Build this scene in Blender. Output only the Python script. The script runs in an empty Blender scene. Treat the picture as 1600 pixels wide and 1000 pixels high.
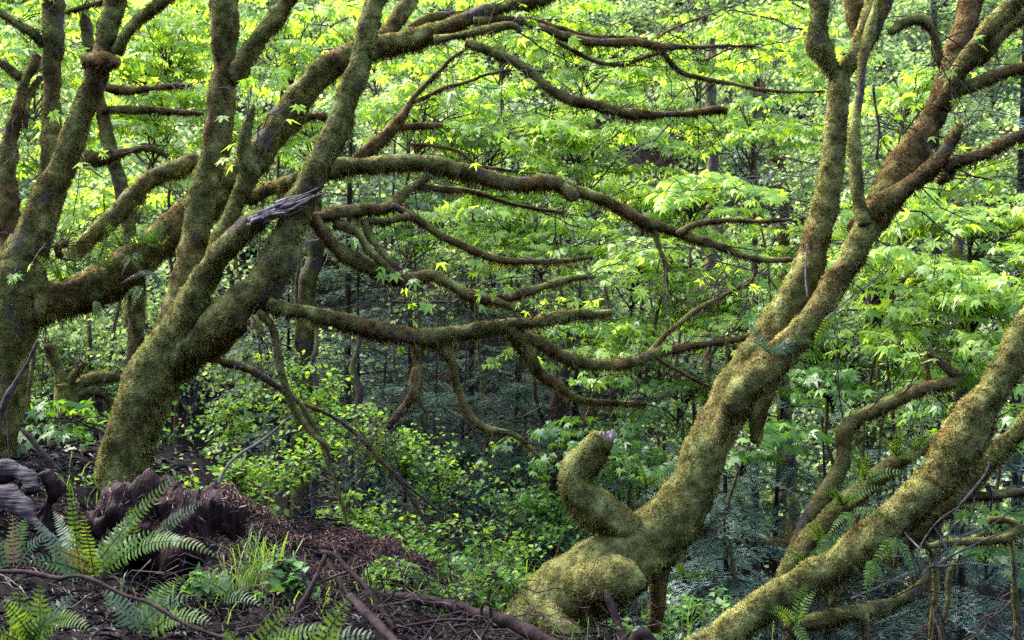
import bpy, math, random
import numpy as np

# ------------------------------------------------------------------ camera, world, sun, exposure
S = bpy.context.scene
COL = S.collection
K = 0.0005625            # one photograph pixel at one metre, for a 40 mm lens on 36 mm
CZ = 1.6
cam_d = bpy.data.cameras.new('camera')
cam = bpy.data.objects.new('camera', cam_d)
COL.objects.link(cam)
cam.location = (0, 0, CZ)
cam.rotation_euler = (math.radians(90), 0, 0)
cam_d.lens = 40
cam_d.sensor_width = 36
cam_d.clip_start = 0.05
cam_d.clip_end = 500
cam_d.dof.use_dof = True
cam_d.dof.focus_distance = 5.9
cam_d.dof.aperture_fstop = 5.0
S.camera = cam

SUN_EL, SUN_AZ = math.radians(52), math.radians(-56)     # azimuth from +Y (into the picture) towards +X
world = bpy.data.worlds.new('World')
S.world = world
world.use_nodes = True
wn, wl = world.node_tree.nodes, world.node_tree.links
wn.clear()
sky = wn.new('ShaderNodeTexSky')
sky.sky_type = 'NISHITA'
sky.sun_disc = False
sky.sun_elevation = SUN_EL
sky.sun_rotation = SUN_AZ
sky.air_density = 1.0
sky.dust_density = 2.0
bg = wn.new('ShaderNodeBackground')
bg.inputs['Strength'].default_value = 0.15
wo = wn.new('ShaderNodeOutputWorld')
wl.new(sky.outputs[0], bg.inputs['Color'])
wl.new(bg.outputs[0], wo.inputs['Surface'])

sun_d = bpy.data.lights.new('sun', 'SUN')
sun_d.energy = 1.5
sun_d.angle = math.radians(40)
sun_d.color = (1.0, 0.96, 0.88)
sun = bpy.data.objects.new('sun', sun_d)
COL.objects.link(sun)
from mathutils import Vector
sdir = Vector((math.sin(SUN_AZ) * math.cos(SUN_EL), math.cos(SUN_AZ) * math.cos(SUN_EL), math.sin(SUN_EL)))
sun.rotation_euler = sdir.to_track_quat('Z', 'Y').to_euler()
sun.location = (-8, 10, 30)

S.view_settings.view_transform = 'Standard'
S.view_settings.look = 'None'
S.view_settings.gamma = 1
S.view_settings.use_curve_mapping = False
S.view_settings.exposure = 3.12
S.render.engine = 'CYCLES'
S.cycles.max_bounces = 7
S.cycles.diffuse_bounces = 4
S.cycles.transmission_bounces = 4
S.cycles.glossy_bounces = 2
S.cycles.caustics_reflective = False
S.cycles.caustics_refractive = False
S.cycles.use_denoising = False

rng = np.random.default_rng(7)
random.seed(7)


# ------------------------------------------------------------------ maths helpers
def _hash(ix, iy, iz, seed):
    with np.errstate(over='ignore'):
        h = (ix.astype(np.int64) * 73856093) ^ (iy.astype(np.int64) * 19349663) ^ (iz.astype(np.int64) * 83492791) ^ (seed * 7919 + 13)
        h = (h ^ (h >> 13)) * 1274126177
        h = h ^ (h >> 16)
    return (h & 0xFFFF) / 32767.5 - 1.0


def vn(p, seed=0):
    """value noise in -1..1 at the points p (n, 3)"""
    p = np.asarray(p, float)
    i = np.floor(p).astype(np.int64)
    f = p - i
    f = f * f * (3 - 2 * f)
    r = 0
    for dx in (0, 1):
        for dy in (0, 1):
            for dz in (0, 1):
                w = (f[:, 0] if dx else 1 - f[:, 0]) * (f[:, 1] if dy else 1 - f[:, 1]) * (f[:, 2] if dz else 1 - f[:, 2])
                r = r + w * _hash(i[:, 0] + dx, i[:, 1] + dy, i[:, 2] + dz, seed)
    return r


def unit(v):
    v = np.asarray(v, float)
    return v / np.maximum(np.linalg.norm(v, axis=-1, keepdims=True), 1e-9)


def P(px, py, d):
    return np.array([(px - 800) * K * d, d, CZ - (py - 500) * K * d])


def to_px(p):
    return 800 + p[:, 0] / (K * p[:, 1]), 500 - (p[:, 2] - CZ) / (K * p[:, 1])


def sstep(a, b, x):
    t = np.clip((x - a) / (b - a), 0, 1)
    return t * t * (3 - 2 * t)


def height(x, y):
    x = np.asarray(x, float)
    y = np.asarray(y, float)
    h = 0.56 - 0.14 * sstep(3.4, 5.0, y) + 0.35 * sstep(-1.5, -2.8, x)
    h = h - 0.56 * sstep(-1.1, 0.0, x) * sstep(4.7, 6.2, y) - 0.36 * sstep(-0.75, 0.3, x) * (1 - sstep(4.7, 6.2, y)) - 0.55 * sstep(0.5, 1.6, x)
    h = h - 0.12 * np.exp(-((x + 1.15) / 0.75) ** 2 - ((y - 5.05) / 0.6) ** 2)
    h = h + 0.5 * np.maximum(0, 1.2 - y) * sstep(1.2, -1.0, y)  # unseen slope behind the camera, raised to block low sky light
    edge = 6.3 + 1.9 * sstep(-1.2, -2.8, x)
    h = h - 2.0 * sstep(edge, edge + 5.5, y)
    h = h + np.maximum(0, y - 14.5) * 0.62 * sstep(14.5, 22, y)
    q = np.stack([x, y, x * 0], -1).reshape(-1, 3)
    n = (0.05 + 0.12 * sstep(6, 12, y.ravel())) * vn(q * 0.55, 5) + 0.06 * vn(q * 1.9, 6) + 0.045 * vn(q * 5, 8) + 0.02 * vn(q * 13, 9)
    return h + n.reshape(h.shape)


# ------------------------------------------------------------------ object helpers
ORIGIN = {}


def tag(o, label=None, cat=None, group=None, kind=None):
    if label: o['label'] = label
    if cat: o['category'] = cat
    if group: o['group'] = group
    if kind: o['kind'] = kind
    return o


def thing(name, loc, label, cat, group=None):
    o = bpy.data.objects.new(name, None)
    COL.objects.link(o)
    loc = [float(c) for c in loc]
    o.location = loc
    o.empty_display_size = 0.1
    ORIGIN[o.name] = np.array(loc)
    return tag(o, label, cat, group)


def raw_mesh(name, V, F, mat=None, attrs=None, smooth=False, normals=None):
    V = np.asarray(V, np.float32)
    F = np.asarray(F, np.int32)
    me = bpy.data.meshes.new(name)
    n, m, k = len(V), len(F), F.shape[1]
    me.vertices.add(n)
    me.vertices.foreach_set('co', V.ravel())
    me.loops.add(m * k)
    me.loops.foreach_set('vertex_index', F.ravel())
    me.polygons.add(m)
    me.polygons.foreach_set('loop_start', np.arange(0, m * k, k, dtype=np.int32))
    if smooth:
        me.polygons.foreach_set('use_smooth', np.ones(m, bool))
    me.update(calc_edges=True)
    if normals is not None:
        at = me.attributes.new('custom_normal', 'FLOAT_VECTOR', 'POINT')
        at.data.foreach_set('vector', np.asarray(normals, np.float32).ravel())
    for a, v in (attrs or {}).items():
        at = me.attributes.new(a, 'FLOAT', 'POINT')
        at.data.foreach_set('value', np.asarray(v, np.float32))
    if mat: me.materials.append(mat)
    return me


def obj(name, V, F, mat, parent=None, attrs=None, smooth=False, kind=None, loc=None, normals=None):
    """one mesh object; V in world coordinates"""
    org = ORIGIN[parent.name] if parent is not None else np.array(loc if loc is not None else (0, 0, 0), float)
    me = raw_mesh(name, np.asarray(V) - org, F, mat, attrs, smooth, normals)
    o = bpy.data.objects.new(name, me)
    COL.objects.link(o)
    if parent is not None:
        o.parent = parent
    else:
        o.location = org
    ORIGIN[o.name] = org
    if kind: o['kind'] = kind
    return o


class Pile:
    """collects triangles or quads with point attributes, to be joined into one mesh"""
    def __init__(self):
        self.v, self.f, self.a, self.n, self.nrm = [], [], {}, 0, []

    def add(self, V, F, **attrs):
        V = np.asarray(V, float)
        self.v.append(V)
        self.f.append(np.asarray(F, int) + self.n)
        self.n += len(V)
        for k, v in attrs.items():
            self.a.setdefault(k, []).append(np.broadcast_to(np.asarray(v, float), (len(V),)))

    def build(self, name, mat, parent=None, smooth=False, kind=None, loc=None):
        if not self.v: return None
        return obj(name, np.concatenate(self.v), np.concatenate(self.f), mat, parent,
                   {k: np.concatenate(v) for k, v in self.a.items()}, smooth or bool(self.nrm), kind, loc, np.concatenate(self.nrm) if self.nrm else None)


# ------------------------------------------------------------------ materials
def new_mat(name):
    m = bpy.data.materials.new(name)
    m.use_nodes = True
    nt = m.node_tree
    nt.nodes.clear()
    out = nt.nodes.new('ShaderNodeOutputMaterial')
    return m, nt.nodes, nt.links, out


def ramp(N, stops):
    r = N.new('ShaderNodeValToRGB')
    el = r.color_ramp.elements
    while len(el) < len(stops): el.new(0.5)
    for e, (p, c) in zip(el, stops):
        e.position = p
        e.color = (*c, 1)
    return r


def noise_node(N, L, scale, detail=3, coord=None):
    t = N.new('ShaderNodeTexNoise')
    t.inputs['Scale'].default_value = scale
    t.inputs['Detail'].default_value = detail
    g = N.new('ShaderNodeNewGeometry')
    L.new(g.outputs['Position'] if coord is None else coord, t.inputs['Vector'])
    return t


def math_node(N, L, op, a, b=None, clamp=False):
    m = N.new('ShaderNodeMath')
    m.operation = op
    m.use_clamp = clamp
    for i, v in enumerate((a, b)):
        if v is None: continue
        if isinstance(v, (int, float)): m.inputs[i].default_value = v
        else: L.new(v, m.inputs[i])
    return m.outputs[0]


def mix_col(N, L, fac, a, b, mode='MIX'):
    m = N.new('ShaderNodeMix')
    m.data_type = 'RGBA'
    m.blend_type = mode
    for sock, v in ((m.inputs[0], fac), (m.inputs[6], a), (m.inputs[7], b)):
        if isinstance(v, (int, float)): sock.default_value = v
        elif isinstance(v, tuple): sock.default_value = (*v, 1)
        else: L.new(v, sock)
    return m.outputs[2]


def attr(N, name):
    a = N.new('ShaderNodeAttribute')
    a.attribute_name = name
    return a.outputs['Fac']


def moss_colour(N, L, dark=1.0):
    """olive, yellow-green and rusty moss in patches; the point attribute rust says how rusty"""
    rust = attr(N, 'rust')
    n1 = noise_node(N, L, 3.4, 5).outputs['Fac']
    n2 = noise_node(N, L, 14, 5).outputs['Fac']
    g = ramp(N, [(0.28, (0.12 * dark, 0.098 * dark, 0.03 * dark)), (0.5, (0.30 * dark, 0.275 * dark, 0.075 * dark)), (0.7, (0.52 * dark, 0.50 * dark, 0.16 * dark))])
    L.new(n2, g.inputs[0])
    b = ramp(N, [(0.3, (0.10 * dark, 0.056 * dark, 0.022 * dark)), (0.7, (0.36 * dark, 0.225 * dark, 0.075 * dark))])
    L.new(n2, b.inputs[0])
    f = math_node(N, L, 'ADD', rust, math_node(N, L, 'MULTIPLY', math_node(N, L, 'SUBTRACT', n1, 0.5), 2.7))
    fr = N.new('ShaderNodeMapRange')
    fr.inputs['From Min'].default_value = 0.25
    fr.inputs['From Max'].default_value = 0.75
    L.new(f, fr.inputs['Value'])
    n3 = noise_node(N, L, 5.5, 3).outputs['Fac']
    mr = N.new('ShaderNodeMapRange')
    mr.inputs['From Min'].default_value = 0.32
    mr.inputs['From Max'].default_value = 0.66
    mr.inputs['To Min'].default_value = 0.5
    mr.inputs['To Max'].default_value = 1.15
    L.new(n3, mr.inputs['Value'])
    return mix_col(N, L, 1.0, mix_col(N, L, fr.outputs[0], g.outputs[0], b.outputs[0]), mr.outputs[0], 'MULTIPLY')


def make_moss():
    m, N, L, out = new_mat('moss_fronds')
    c = moss_colour(N, L)
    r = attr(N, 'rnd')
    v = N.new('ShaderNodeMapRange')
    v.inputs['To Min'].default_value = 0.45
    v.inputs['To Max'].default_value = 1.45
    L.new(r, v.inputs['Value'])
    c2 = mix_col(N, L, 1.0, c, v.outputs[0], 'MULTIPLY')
    d = N.new('ShaderNodeBsdfDiffuse')
    t = N.new('ShaderNodeBsdfTranslucent')
    mx = N.new('ShaderNodeMixShader')
    mx.inputs[0].default_value = 0.2
    L.new(c2, d.inputs[0])
    L.new(c2, t.inputs[0])
    L.new(d.outputs[0], mx.inputs[1])
    L.new(t.outputs[0], mx.inputs[2])
    L.new(mx.outputs[0], out.inputs[0])
    return m


def make_mossy_bark():
    m, N, L, out = new_mat('mossy_bark')
    c = moss_colour(N, L, 0.5)  # moss colour darkened: shade between the fronds is put into it
    bare = attr(N, 'bare')
    n = noise_node(N, L, 40, 4).outputs['Fac']
    bark = ramp(N, [(0.3, (0.018, 0.012, 0.010)), (0.7, (0.085, 0.062, 0.052))])
    L.new(n, bark.inputs[0])
    c2 = mix_col(N, L, bare, c, bark.outputs[0])
    p = N.new('ShaderNodeBsdfPrincipled')
    p.inputs['Roughness'].default_value = 0.9
    p.inputs['Specular IOR Level'].default_value = 0.15
    L.new(c2, p.inputs['Base Color'])
    b = N.new('ShaderNodeBump')
    b.inputs['Strength'].default_value = 0.8
    b.inputs['Distance'].default_value = 0.02
    L.new(noise_node(N, L, 60, 5).outputs['Fac'], b.inputs['Height'])
    L.new(b.outputs[0], p.inputs['Normal'])
    L.new(p.outputs[0], out.inputs[0])
    return m


def make_leaf(name, stops, trans, tint=1.15, gloss=0.02, rough=0.4, warm=1.0, per_object=True):
    m, N, L, out = new_mat(name)
    oi = N.new('ShaderNodeObjectInfo')
    r = math_node(N, L, 'FRACT', math_node(N, L, 'ADD', attr(N, 'rnd'), oi.outputs['Random'])) if per_object else attr(N, 'rnd')
    c = ramp(N, stops)
    L.new(r, c.inputs[0])
    d = N.new('ShaderNodeBsdfDiffuse')
    t = N.new('ShaderNodeBsdfTranslucent')
    tc = mix_col(N, L, 1.0, c.outputs[0], (tint * (1 + 0.25 * warm), tint * (1 + 0.15 * warm), tint * (1 - 0.45 * warm)), 'MULTIPLY')
    L.new(c.outputs[0], d.inputs[0])
    L.new(tc, t.inputs[0])
    mx = N.new('ShaderNodeMixShader')
    mx.inputs[0].default_value = trans
    L.new(d.outputs[0], mx.inputs[1])
    L.new(t.outputs[0], mx.inputs[2])
    g = N.new('ShaderNodeBsdfGlossy')
    g.inputs['Roughness'].default_value = rough
    g.inputs['Color'].default_value = (0.9, 0.95, 1, 1)
    m2 = N.new('ShaderNodeMixShader')
    m2.inputs[0].default_value = gloss
    L.new(mx.outputs[0], m2.inputs[1])
    L.new(g.outputs[0], m2.inputs[2])
    L.new(m2.outputs[0], out.inputs[0])
    return m


def make_wood(name, lo, hi, scale, rough=0.8, stretch=None, bump=0.6, dist=0.01):
    m, N, L, out = new_mat(name)
    g = N.new('ShaderNodeNewGeometry')
    coord = g.outputs['Position']
    if stretch:
        mp = N.new('ShaderNodeMapping')
        mp.inputs['Rotation'].default_value = stretch[3]
        mp.inputs['Scale'].default_value = stretch[:3]
        L.new(coord, mp.inputs['Vector'])
        coord = mp.outputs[0]
    n = noise_node(N, L, scale, 6, coord)
    c = ramp(N, [(0.3, lo), (0.72, hi)])
    L.new(n.outputs['Fac'], c.inputs[0])
    p = N.new('ShaderNodeBsdfPrincipled')
    p.inputs['Roughness'].default_value = rough
    p.inputs['Specular IOR Level'].default_value = 0.08
    L.new(c.outputs[0], p.inputs['Base Color'])
    b = N.new('ShaderNodeBump')
    b.inputs['Strength'].default_value = bump
    b.inputs['Distance'].default_value = dist
    L.new(n.outputs['Fac'], b.inputs['Height'])
    L.new(b.outputs[0], p.inputs['Normal'])
    L.new(p.outputs[0], out.inputs[0])
    return m


def make_scraps(name, stops):
    m, N, L, out = new_mat(name)
    c = ramp(N, stops)
    L.new(attr(N, 'rnd'), c.inputs[0])
    p = N.new('ShaderNodeBsdfPrincipled')
    p.inputs['Roughness'].default_value = 0.7
    L.new(c.outputs[0], p.inputs['Base Color'])
    L.new(p.outputs[0], out.inputs[0])
    return m


M = {}
M['moss'] = make_moss()
M['mossy_bark'] = make_mossy_bark()
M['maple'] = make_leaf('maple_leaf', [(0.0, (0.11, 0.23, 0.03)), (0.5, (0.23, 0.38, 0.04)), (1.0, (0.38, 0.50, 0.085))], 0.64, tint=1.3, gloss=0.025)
M['maple_deep'] = make_leaf('shaded_maple_leaf', [(0.0, (0.04, 0.115, 0.010)), (1.0, (0.13, 0.27, 0.018))], 0.55, gloss=0.03)  # darker copy of the maple leaf, shade put into the colour
M['alder'] = make_leaf('hazed_alder_leaf', [(0.0, (0.06, 0.125, 0.045)), (0.5, (0.18, 0.275, 0.10)), (1.0, (0.42, 0.52, 0.23))], 0.55, gloss=0.03, rough=0.45, warm=0.75)  # leaf colours paled to stand in for haze on the far slope
M['berry'] = make_leaf('huckleberry_leaf', [(0.0, (0.05, 0.13, 0.02)), (0.6, (0.13, 0.26, 0.03)), (1.0, (0.26, 0.37, 0.06))], 0.5, gloss=0.02)
M['herb'] = make_leaf('herb_leaf', [(0.0, (0.04, 0.11, 0.03)), (1.0, (0.12, 0.24, 0.05))], 0.45, gloss=0.02)
M['needle_dark'] = make_leaf('dark_needles', [(0.0, (0.024, 0.046, 0.032)), (1.0, (0.08, 0.13, 0.08))], 0.2, tint=1.0, gloss=0.03, per_object=False)
M['needle_blue'] = make_leaf('blue_green_needles', [(0.0, (0.025, 0.055, 0.038)), (0.55, (0.11, 0.175, 0.13)), (1.0, (0.46, 0.56, 0.50))], 0.3, tint=1.0, gloss=0.05, rough=0.4, per_object=False)
M['fern'] = make_leaf('fern_frond', [(0.0, (0.03, 0.065, 0.012)), (0.6, (0.075, 0.135, 0.018)), (1.0, (0.14, 0.20, 0.025))], 0.45, gloss=0.015, per_object=False)
M['fern_pale'] = make_leaf('blue_fern_frond', [(0.0, (0.022, 0.048, 0.018)), (1.0, (0.06, 0.10, 0.036))], 0.3, gloss=0.02, per_object=False)
M['fern_rust'] = make_leaf('dying_fern_frond', [(0.0, (0.07, 0.04, 0.012)), (1.0, (0.13, 0.09, 0.02))], 0.3, per_object=False)
M['grass'] = make_leaf('grass_blade', [(0.0, (0.05, 0.11, 0.02)), (0.9, (0.16, 0.26, 0.04)), (1.0, (0.3, 0.26, 0.12))], 0.5)
M['soil'] = make_wood('forest_soil', (0.003, 0.002, 0.002), (0.012, 0.007, 0.0065), 9, 0.95, bump=1.0, dist=0.05)
M['bark'] = make_wood('grey_bark', (0.03, 0.024, 0.022), (0.13, 0.105, 0.1), 35, 0.9)
M['dark_bark'] = make_wood('dark_bark', (0.012, 0.009, 0.008), (0.05, 0.036, 0.032), 30, 0.9)
M['twig'] = make_wood('grey_twig', (0.05, 0.04, 0.038), (0.16, 0.14, 0.132), 30, 0.8)
M['dark_twig'] = make_wood('dark_twig', (0.02, 0.015, 0.014), (0.085, 0.06, 0.052), 30, 0.8)
M['stick'] = make_wood('purple_brown_stick', (0.010, 0.006, 0.006), (0.038, 0.023, 0.023), 25, 0.9)
M['drift'] = make_wood('weathered_wood', (0.012, 0.009, 0.010), (0.075, 0.06, 0.066), 10, 0.75, (1, 1, 9, (0, 0.5, 0)), 1.0, 0.03)
M['splinter'] = make_wood('splintered_wood', (0.06, 0.045, 0.045), (0.34, 0.27, 0.275), 40, 0.7)
M['rot'] = make_wood('rotten_wood', (0.004, 0.002, 0.002), (0.034, 0.015, 0.015), 7, 0.65, (6, 2, 1, (0, 0.3, 0)), 1.0, 0.05)
M['litter'] = make_scraps('forest_litter', [(0, (0.006, 0.004, 0.004)), (0.5, (0.024, 0.013, 0.013)), (0.85, (0.065, 0.034, 0.032)), (1, (0.16, 0.11, 0.105))])
M['chips'] = make_scraps('red_wood_chips', [(0, (0.03, 0.010, 0.007)), (0.5, (0.13, 0.046, 0.030)), (1, (0.32, 0.16, 0.12))])
M['bracket'] = make_wood('bracket_fungus', (0.03, 0.012, 0.01), (0.13, 0.05, 0.04), 30, 0.6)


# ------------------------------------------------------------------ ground and far slope
def build_ground():
    xs = np.concatenate([np.linspace(-60, -6, 40), np.linspace(-5.8, 5.8, 200), np.linspace(6, 60, 40)])
    ys = np.concatenate([np.linspace(-24, 2.4, 30), np.linspace(2.5, 12, 180), np.linspace(12.3, 75, 90)])
    X, Y = np.meshgrid(xs, ys)
    Z = height(X, Y)
    V = np.stack([X, Y, Z], -1).reshape(-1, 3)
    nx, ny = len(xs), len(ys)
    i = (np.arange(ny - 1)[:, None] * nx + np.arange(nx - 1)[None]).ravel()
    F = np.stack([i, i + 1, i + nx + 1, i + nx], 1)
    o = obj('ground', V, F, M['soil'], smooth=True, kind='structure')


build_ground()


# ------------------------------------------------------------------ tubes and moss
def catmull(pts, step):
    pts = np.asarray(pts, float)
    if len(pts) == 2:
        pts = np.stack([pts[0], pts.mean(0), pts[1]])
    ext = np.vstack([2 * pts[0] - pts[1], pts, 2 * pts[-1] - pts[-2]])
    out = []
    for k in range(1, len(ext) - 2):
        p0, p1, p2, p3 = ext[k - 1:k + 3]
        n = max(2, int(np.linalg.norm(p2[:3] - p1[:3]) / step))
        t = np.linspace(0, 1, n, endpoint=False)[:, None]
        out.append(0.5 * (2 * p1 + (p2 - p0) * t + (2 * p0 - 5 * p1 + 4 * p2 - p3) * t ** 2 + (3 * p1 - p0 - 3 * p2 + p3) * t ** 3))
    out.append(ext[-2][None])
    return np.vstack(out)


def tube(pts, step=0.03, nseg=12, lump=0.12, seed=0, wob=0.0, fine=0.004):
    """pts: rows x, y, z, radius in metres. Returns rings, directions, radii, vertices, faces."""
    c = catmull(pts, step)
    C, R = c[:, :3].copy(), np.maximum(c[:, 3], 0.0008)
    if wob:
        C += wob * np.stack([vn(C * 5, seed + 1), vn(C * 5, seed + 2), vn(C * 5, seed + 3)], 1)
    T = unit(np.gradient(C, axis=0))
    a = np.array([0.0, 1.0, 0.0]) if abs(T[0, 1]) < 0.9 else np.array([1.0, 0, 0])
    Ns = np.zeros_like(C)
    n = unit(a - T[0] * a.dot(T[0]))
    for k in range(len(C)):
        n = n - T[k] * n.dot(T[k])
        n = n / max(np.linalg.norm(n), 1e-9)
        Ns[k] = n
    B = np.cross(T, Ns)
    th = np.linspace(0, 2 * np.pi, nseg, endpoint=False)
    D = Ns[:, None, :] * np.cos(th)[None, :, None] + B[:, None, :] * np.sin(th)[None, :, None]
    base = C[:, None, :] + D * R[:, None, None]
    q = base.reshape(-1, 3)
    Rm = R.mean()
    f1 = 0.32 / max(Rm, 0.02)
    disp = lump * vn(q * f1, seed + 11) + lump * 0.55 * vn(q * f1 * 2.4, seed + 12)
    rr = (R[:, None] * (1 + disp.reshape(len(C), nseg))) + (fine * vn(q * 33, seed + 13) + 3.4 * fine * vn(q * 11, seed + 14)).reshape(len(C), nseg) * min(1, Rm / 0.06)
    V = (C[:, None, :] + D * rr[:, :, None])
    ns = len(C)
    i = np.arange(ns - 1)[:, None] * nseg
    j = np.arange(nseg)[None]
    j2 = (j + 1) % nseg
    F = np.stack([i + j, i + j2, i + nseg + j2, i + nseg + j], -1).reshape(-1, 4)
    # end caps as quads onto centre points
    Vv = np.vstack([V.reshape(-1, 3), C[0] - T[0] * R[0] * 0.25, C[-1] + T[-1] * R[-1] * 0.35])
    n0, n1 = ns * nseg, ns * nseg + 1
    jj = np.arange(0, nseg, 2)
    cap0 = np.stack([np.full(len(jj), n0), (jj + 2) % nseg, (jj + 1) % nseg, jj], 1)
    b = (ns - 1) * nseg
    cap1 = np.stack([np.full(len(jj), n1), b + jj, b + (jj + 1) % nseg, b + (jj + 2) % nseg], 1)
    return dict(C=C, T=T, D=D, R=rr, V=Vv, F=np.vstack([F, cap0, cap1]), Rm=Rm, grid=V)


def twig(pile, pts, r0, r1, sides=3):
    pts = np.asarray(pts, float)
    n = len(pts)
    T = unit(np.gradient(pts, axis=0))
    a = unit(np.cross(T, np.array([0.31, 0.52, 0.79])))
    b = np.cross(T, a)
    r = np.linspace(r0, r1, n)
    th = np.arange(sides) * 2 * np.pi / sides
    V = pts[:, None] + (a[:, None] * np.cos(th)[None, :, None] + b[:, None] * np.sin(th)[None, :, None]) * r[:, None, None]
    i = np.arange(n - 1)[:, None] * sides
    j = np.arange(sides)[None]
    j2 = (j + 1) % sides
    F = np.stack([i + j, i + j2, i + sides + j2, i + sides + j], -1).reshape(-1, 4)
    pile.add(V.reshape(-1, 3), F)


def arc(a, b, sag=0.1, n=6, jit=0.03):
    t = np.linspace(0, 1, n)[:, None]
    L = np.linalg.norm(b - a)
    p = a + (b - a) * t
    p[:, 2] += (4 * t * (1 - t))[:, 0] * sag * L
    p[1:-1] += rng.normal(0, jit * L, (n - 2, 3))
    return p


CAMP = np.array([0, 0, CZ])


def bare_mask(p, bare, seed):
    if bare <= 0.05: return np.zeros(len(p))
    return np.clip((0.5 * vn(p * np.array([5, 5, 3.2]), seed + 21) + 0.5 + 0.5 * vn(p * 15, seed + 22) - (1 - bare)) * 6, 0, 1)


def moss_on(pile, t, rust, seed, dens=100000, bare=0.12, length=0.02, width=0.0071):
    G, D, R = t['grid'], t['D'], t['R']
    ns, nseg = R.shape
    if ns < 2: return
    seg = np.linalg.norm(t['C'][1:] - t['C'][:-1], axis=1)
    area = (R[:-1] + R[1:]) * 0.5 * (2 * np.pi / nseg) * seg[:, None]
    w = area.ravel()
    tot = w.sum()
    n = int(tot * dens)
    if n < 3: return
    cum = np.cumsum(w) / tot
    idx = np.searchsorted(cum, rng.random(n))
    idx = np.minimum(idx, len(w) - 1)
    i, j = idx // nseg, idx % nseg
    u, v = rng.random(n), rng.random(n)
    j2 = (j + 1) % nseg
    a = G[i, j] * (1 - v)[:, None] + G[i, j2] * v[:, None]
    b = G[i + 1, j] * (1 - v)[:, None] + G[i + 1, j2] * v[:, None]
    p = a * (1 - u)[:, None] + b * u[:, None]
    nr = unit(D[i, j] * (1 - v)[:, None] + D[i, j2] * v[:, None])
    face = (nr * unit(CAMP - p)).sum(1)
    keep = (face > -0.3) | (rng.random(n) < 0.25)
    keep &= rng.random(n) > bare_mask(p, bare, seed) * 0.92
    qx, qy = to_px(p)
    keep &= ((qx > -50) & (qx < 1650) & (qy > -50) & (qy < 1050)) | (rng.random(n) < 0.12)
    p, nr = p[keep], nr[keep]
    tg = t['T'][i[keep]]
    n = len(p)
    small = min(1.0, (t['Rm'] / 0.05) ** 0.5)
    clump = 0.95 + 0.6 * vn(p * 18, seed + 31) + 0.6 * vn(p * 48, seed + 32)
    under = np.clip(-nr[:, 2], 0, 1)
    Ln = 0.52 * length * (0.5 + 0.8 * rng.random(n)) * np.clip(clump, 0.25, 1.6) * (1 + 0.9 * under * (rng.random(n) ** 3) * 5) * (0.55 + 0.45 * small)
    d = nr * (0.75 - 0.25 * under)[:, None] + np.array([0, 0, -1]) * (0.35 + 0.75 * under)[:, None] + rng.normal(0, 0.36, (n, 3)) + tg * rng.normal(0, 0.2, n)[:, None]
    d = unit(d)
    side = unit(np.cross(d, rng.normal(0, 1, (n, 3))))
    wd = width * (0.6 + 0.7 * rng.random(n)) * (0.6 + 0.4 * small)
    p0 = p - nr * 0.003
    V = np.stack([p0 + side * wd[:, None] * 0.5, p0 - side * wd[:, None] * 0.5, p0 + d * Ln[:, None]], 1)
    flip = (np.cross(V[:, 1] - V[:, 0], V[:, 2] - V[:, 0]) * nr).sum(1) < 0
    V[flip] = V[flip][:, [1, 0, 2]]
    nn = unit(nr + rng.normal(0, 0.30, (n, 3)) + d * 0.25)
    pile.nrm.append(np.repeat(nn, 3, axis=0))
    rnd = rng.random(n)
    rnd3 = np.stack([rnd * 0.55, rnd * 0.55, np.clip(rnd * 0.9 + 0.12, 0, 1)], 1)  # roots darker than tips: shade in the gaps put into the colour
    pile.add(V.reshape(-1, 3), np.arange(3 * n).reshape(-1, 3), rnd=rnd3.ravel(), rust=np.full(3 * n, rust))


def path(pts, d0, d1):
    """rows (px, py, radius px) or (px, py, radius px, depth) into metres"""
    n = len(pts)
    out = []
    L = [0]
    for a, b in zip(pts[:-1], pts[1:]): L.append(L[-1] + math.hypot(b[0] - a[0], b[1] - a[1]))
    for p, l in zip(pts, L):
        d = p[3] if len(p) > 3 else d0 + (d1 - d0) * l / L[-1]
        out.append([*P(p[0], p[1], d), p[2] * K * d])
    return np.array(out)


SEED = [100]
ENDS = {}
SPRIG_LEAVES = {}


def sprigs(root, t, p, n):
    pile = ENDS.setdefault(root.name, (root, Pile()))[1]
    C, T = t['C'], t['T']
    for _ in range(n):
        i = int(len(C) * rng.uniform(0.35, 1.0) ** 0.7) - 1
        L = rng.uniform(0.15, 0.75)
        v = unit(T[i] * rng.uniform(0.2, 1.2) + rng.normal(0, 0.5, 3) + np.array([0, 0, 0.1]))
        ax = arc(C[i], C[i] + v * L, rng.uniform(-0.12, 0.15), 8, 0.03)
        twig(pile, ax, min(0.0045, t['Rm'] * 0.5), 0.0013)
        if rng.random() < 0.4 and to_px(ax[-1][None])[1][0] < 560:
            SPRIG_LEAVES.setdefault(root.name, []).extend([(ax[-1], v), (ax[-1], unit(v + rng.normal(0, 0.8, 3))), (ax[5], unit(v + rng.normal(0, 1.0, 3)))])
        for j in rng.integers(2, 8, 4):
            v2 = unit(v + rng.normal(0, 0.6, 3)) * L * rng.uniform(0.15, 0.45)
            twig(pile, arc(ax[j], ax[j] + v2, 0.06, 5, 0.04), 0.0022, 0.0009)


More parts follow.
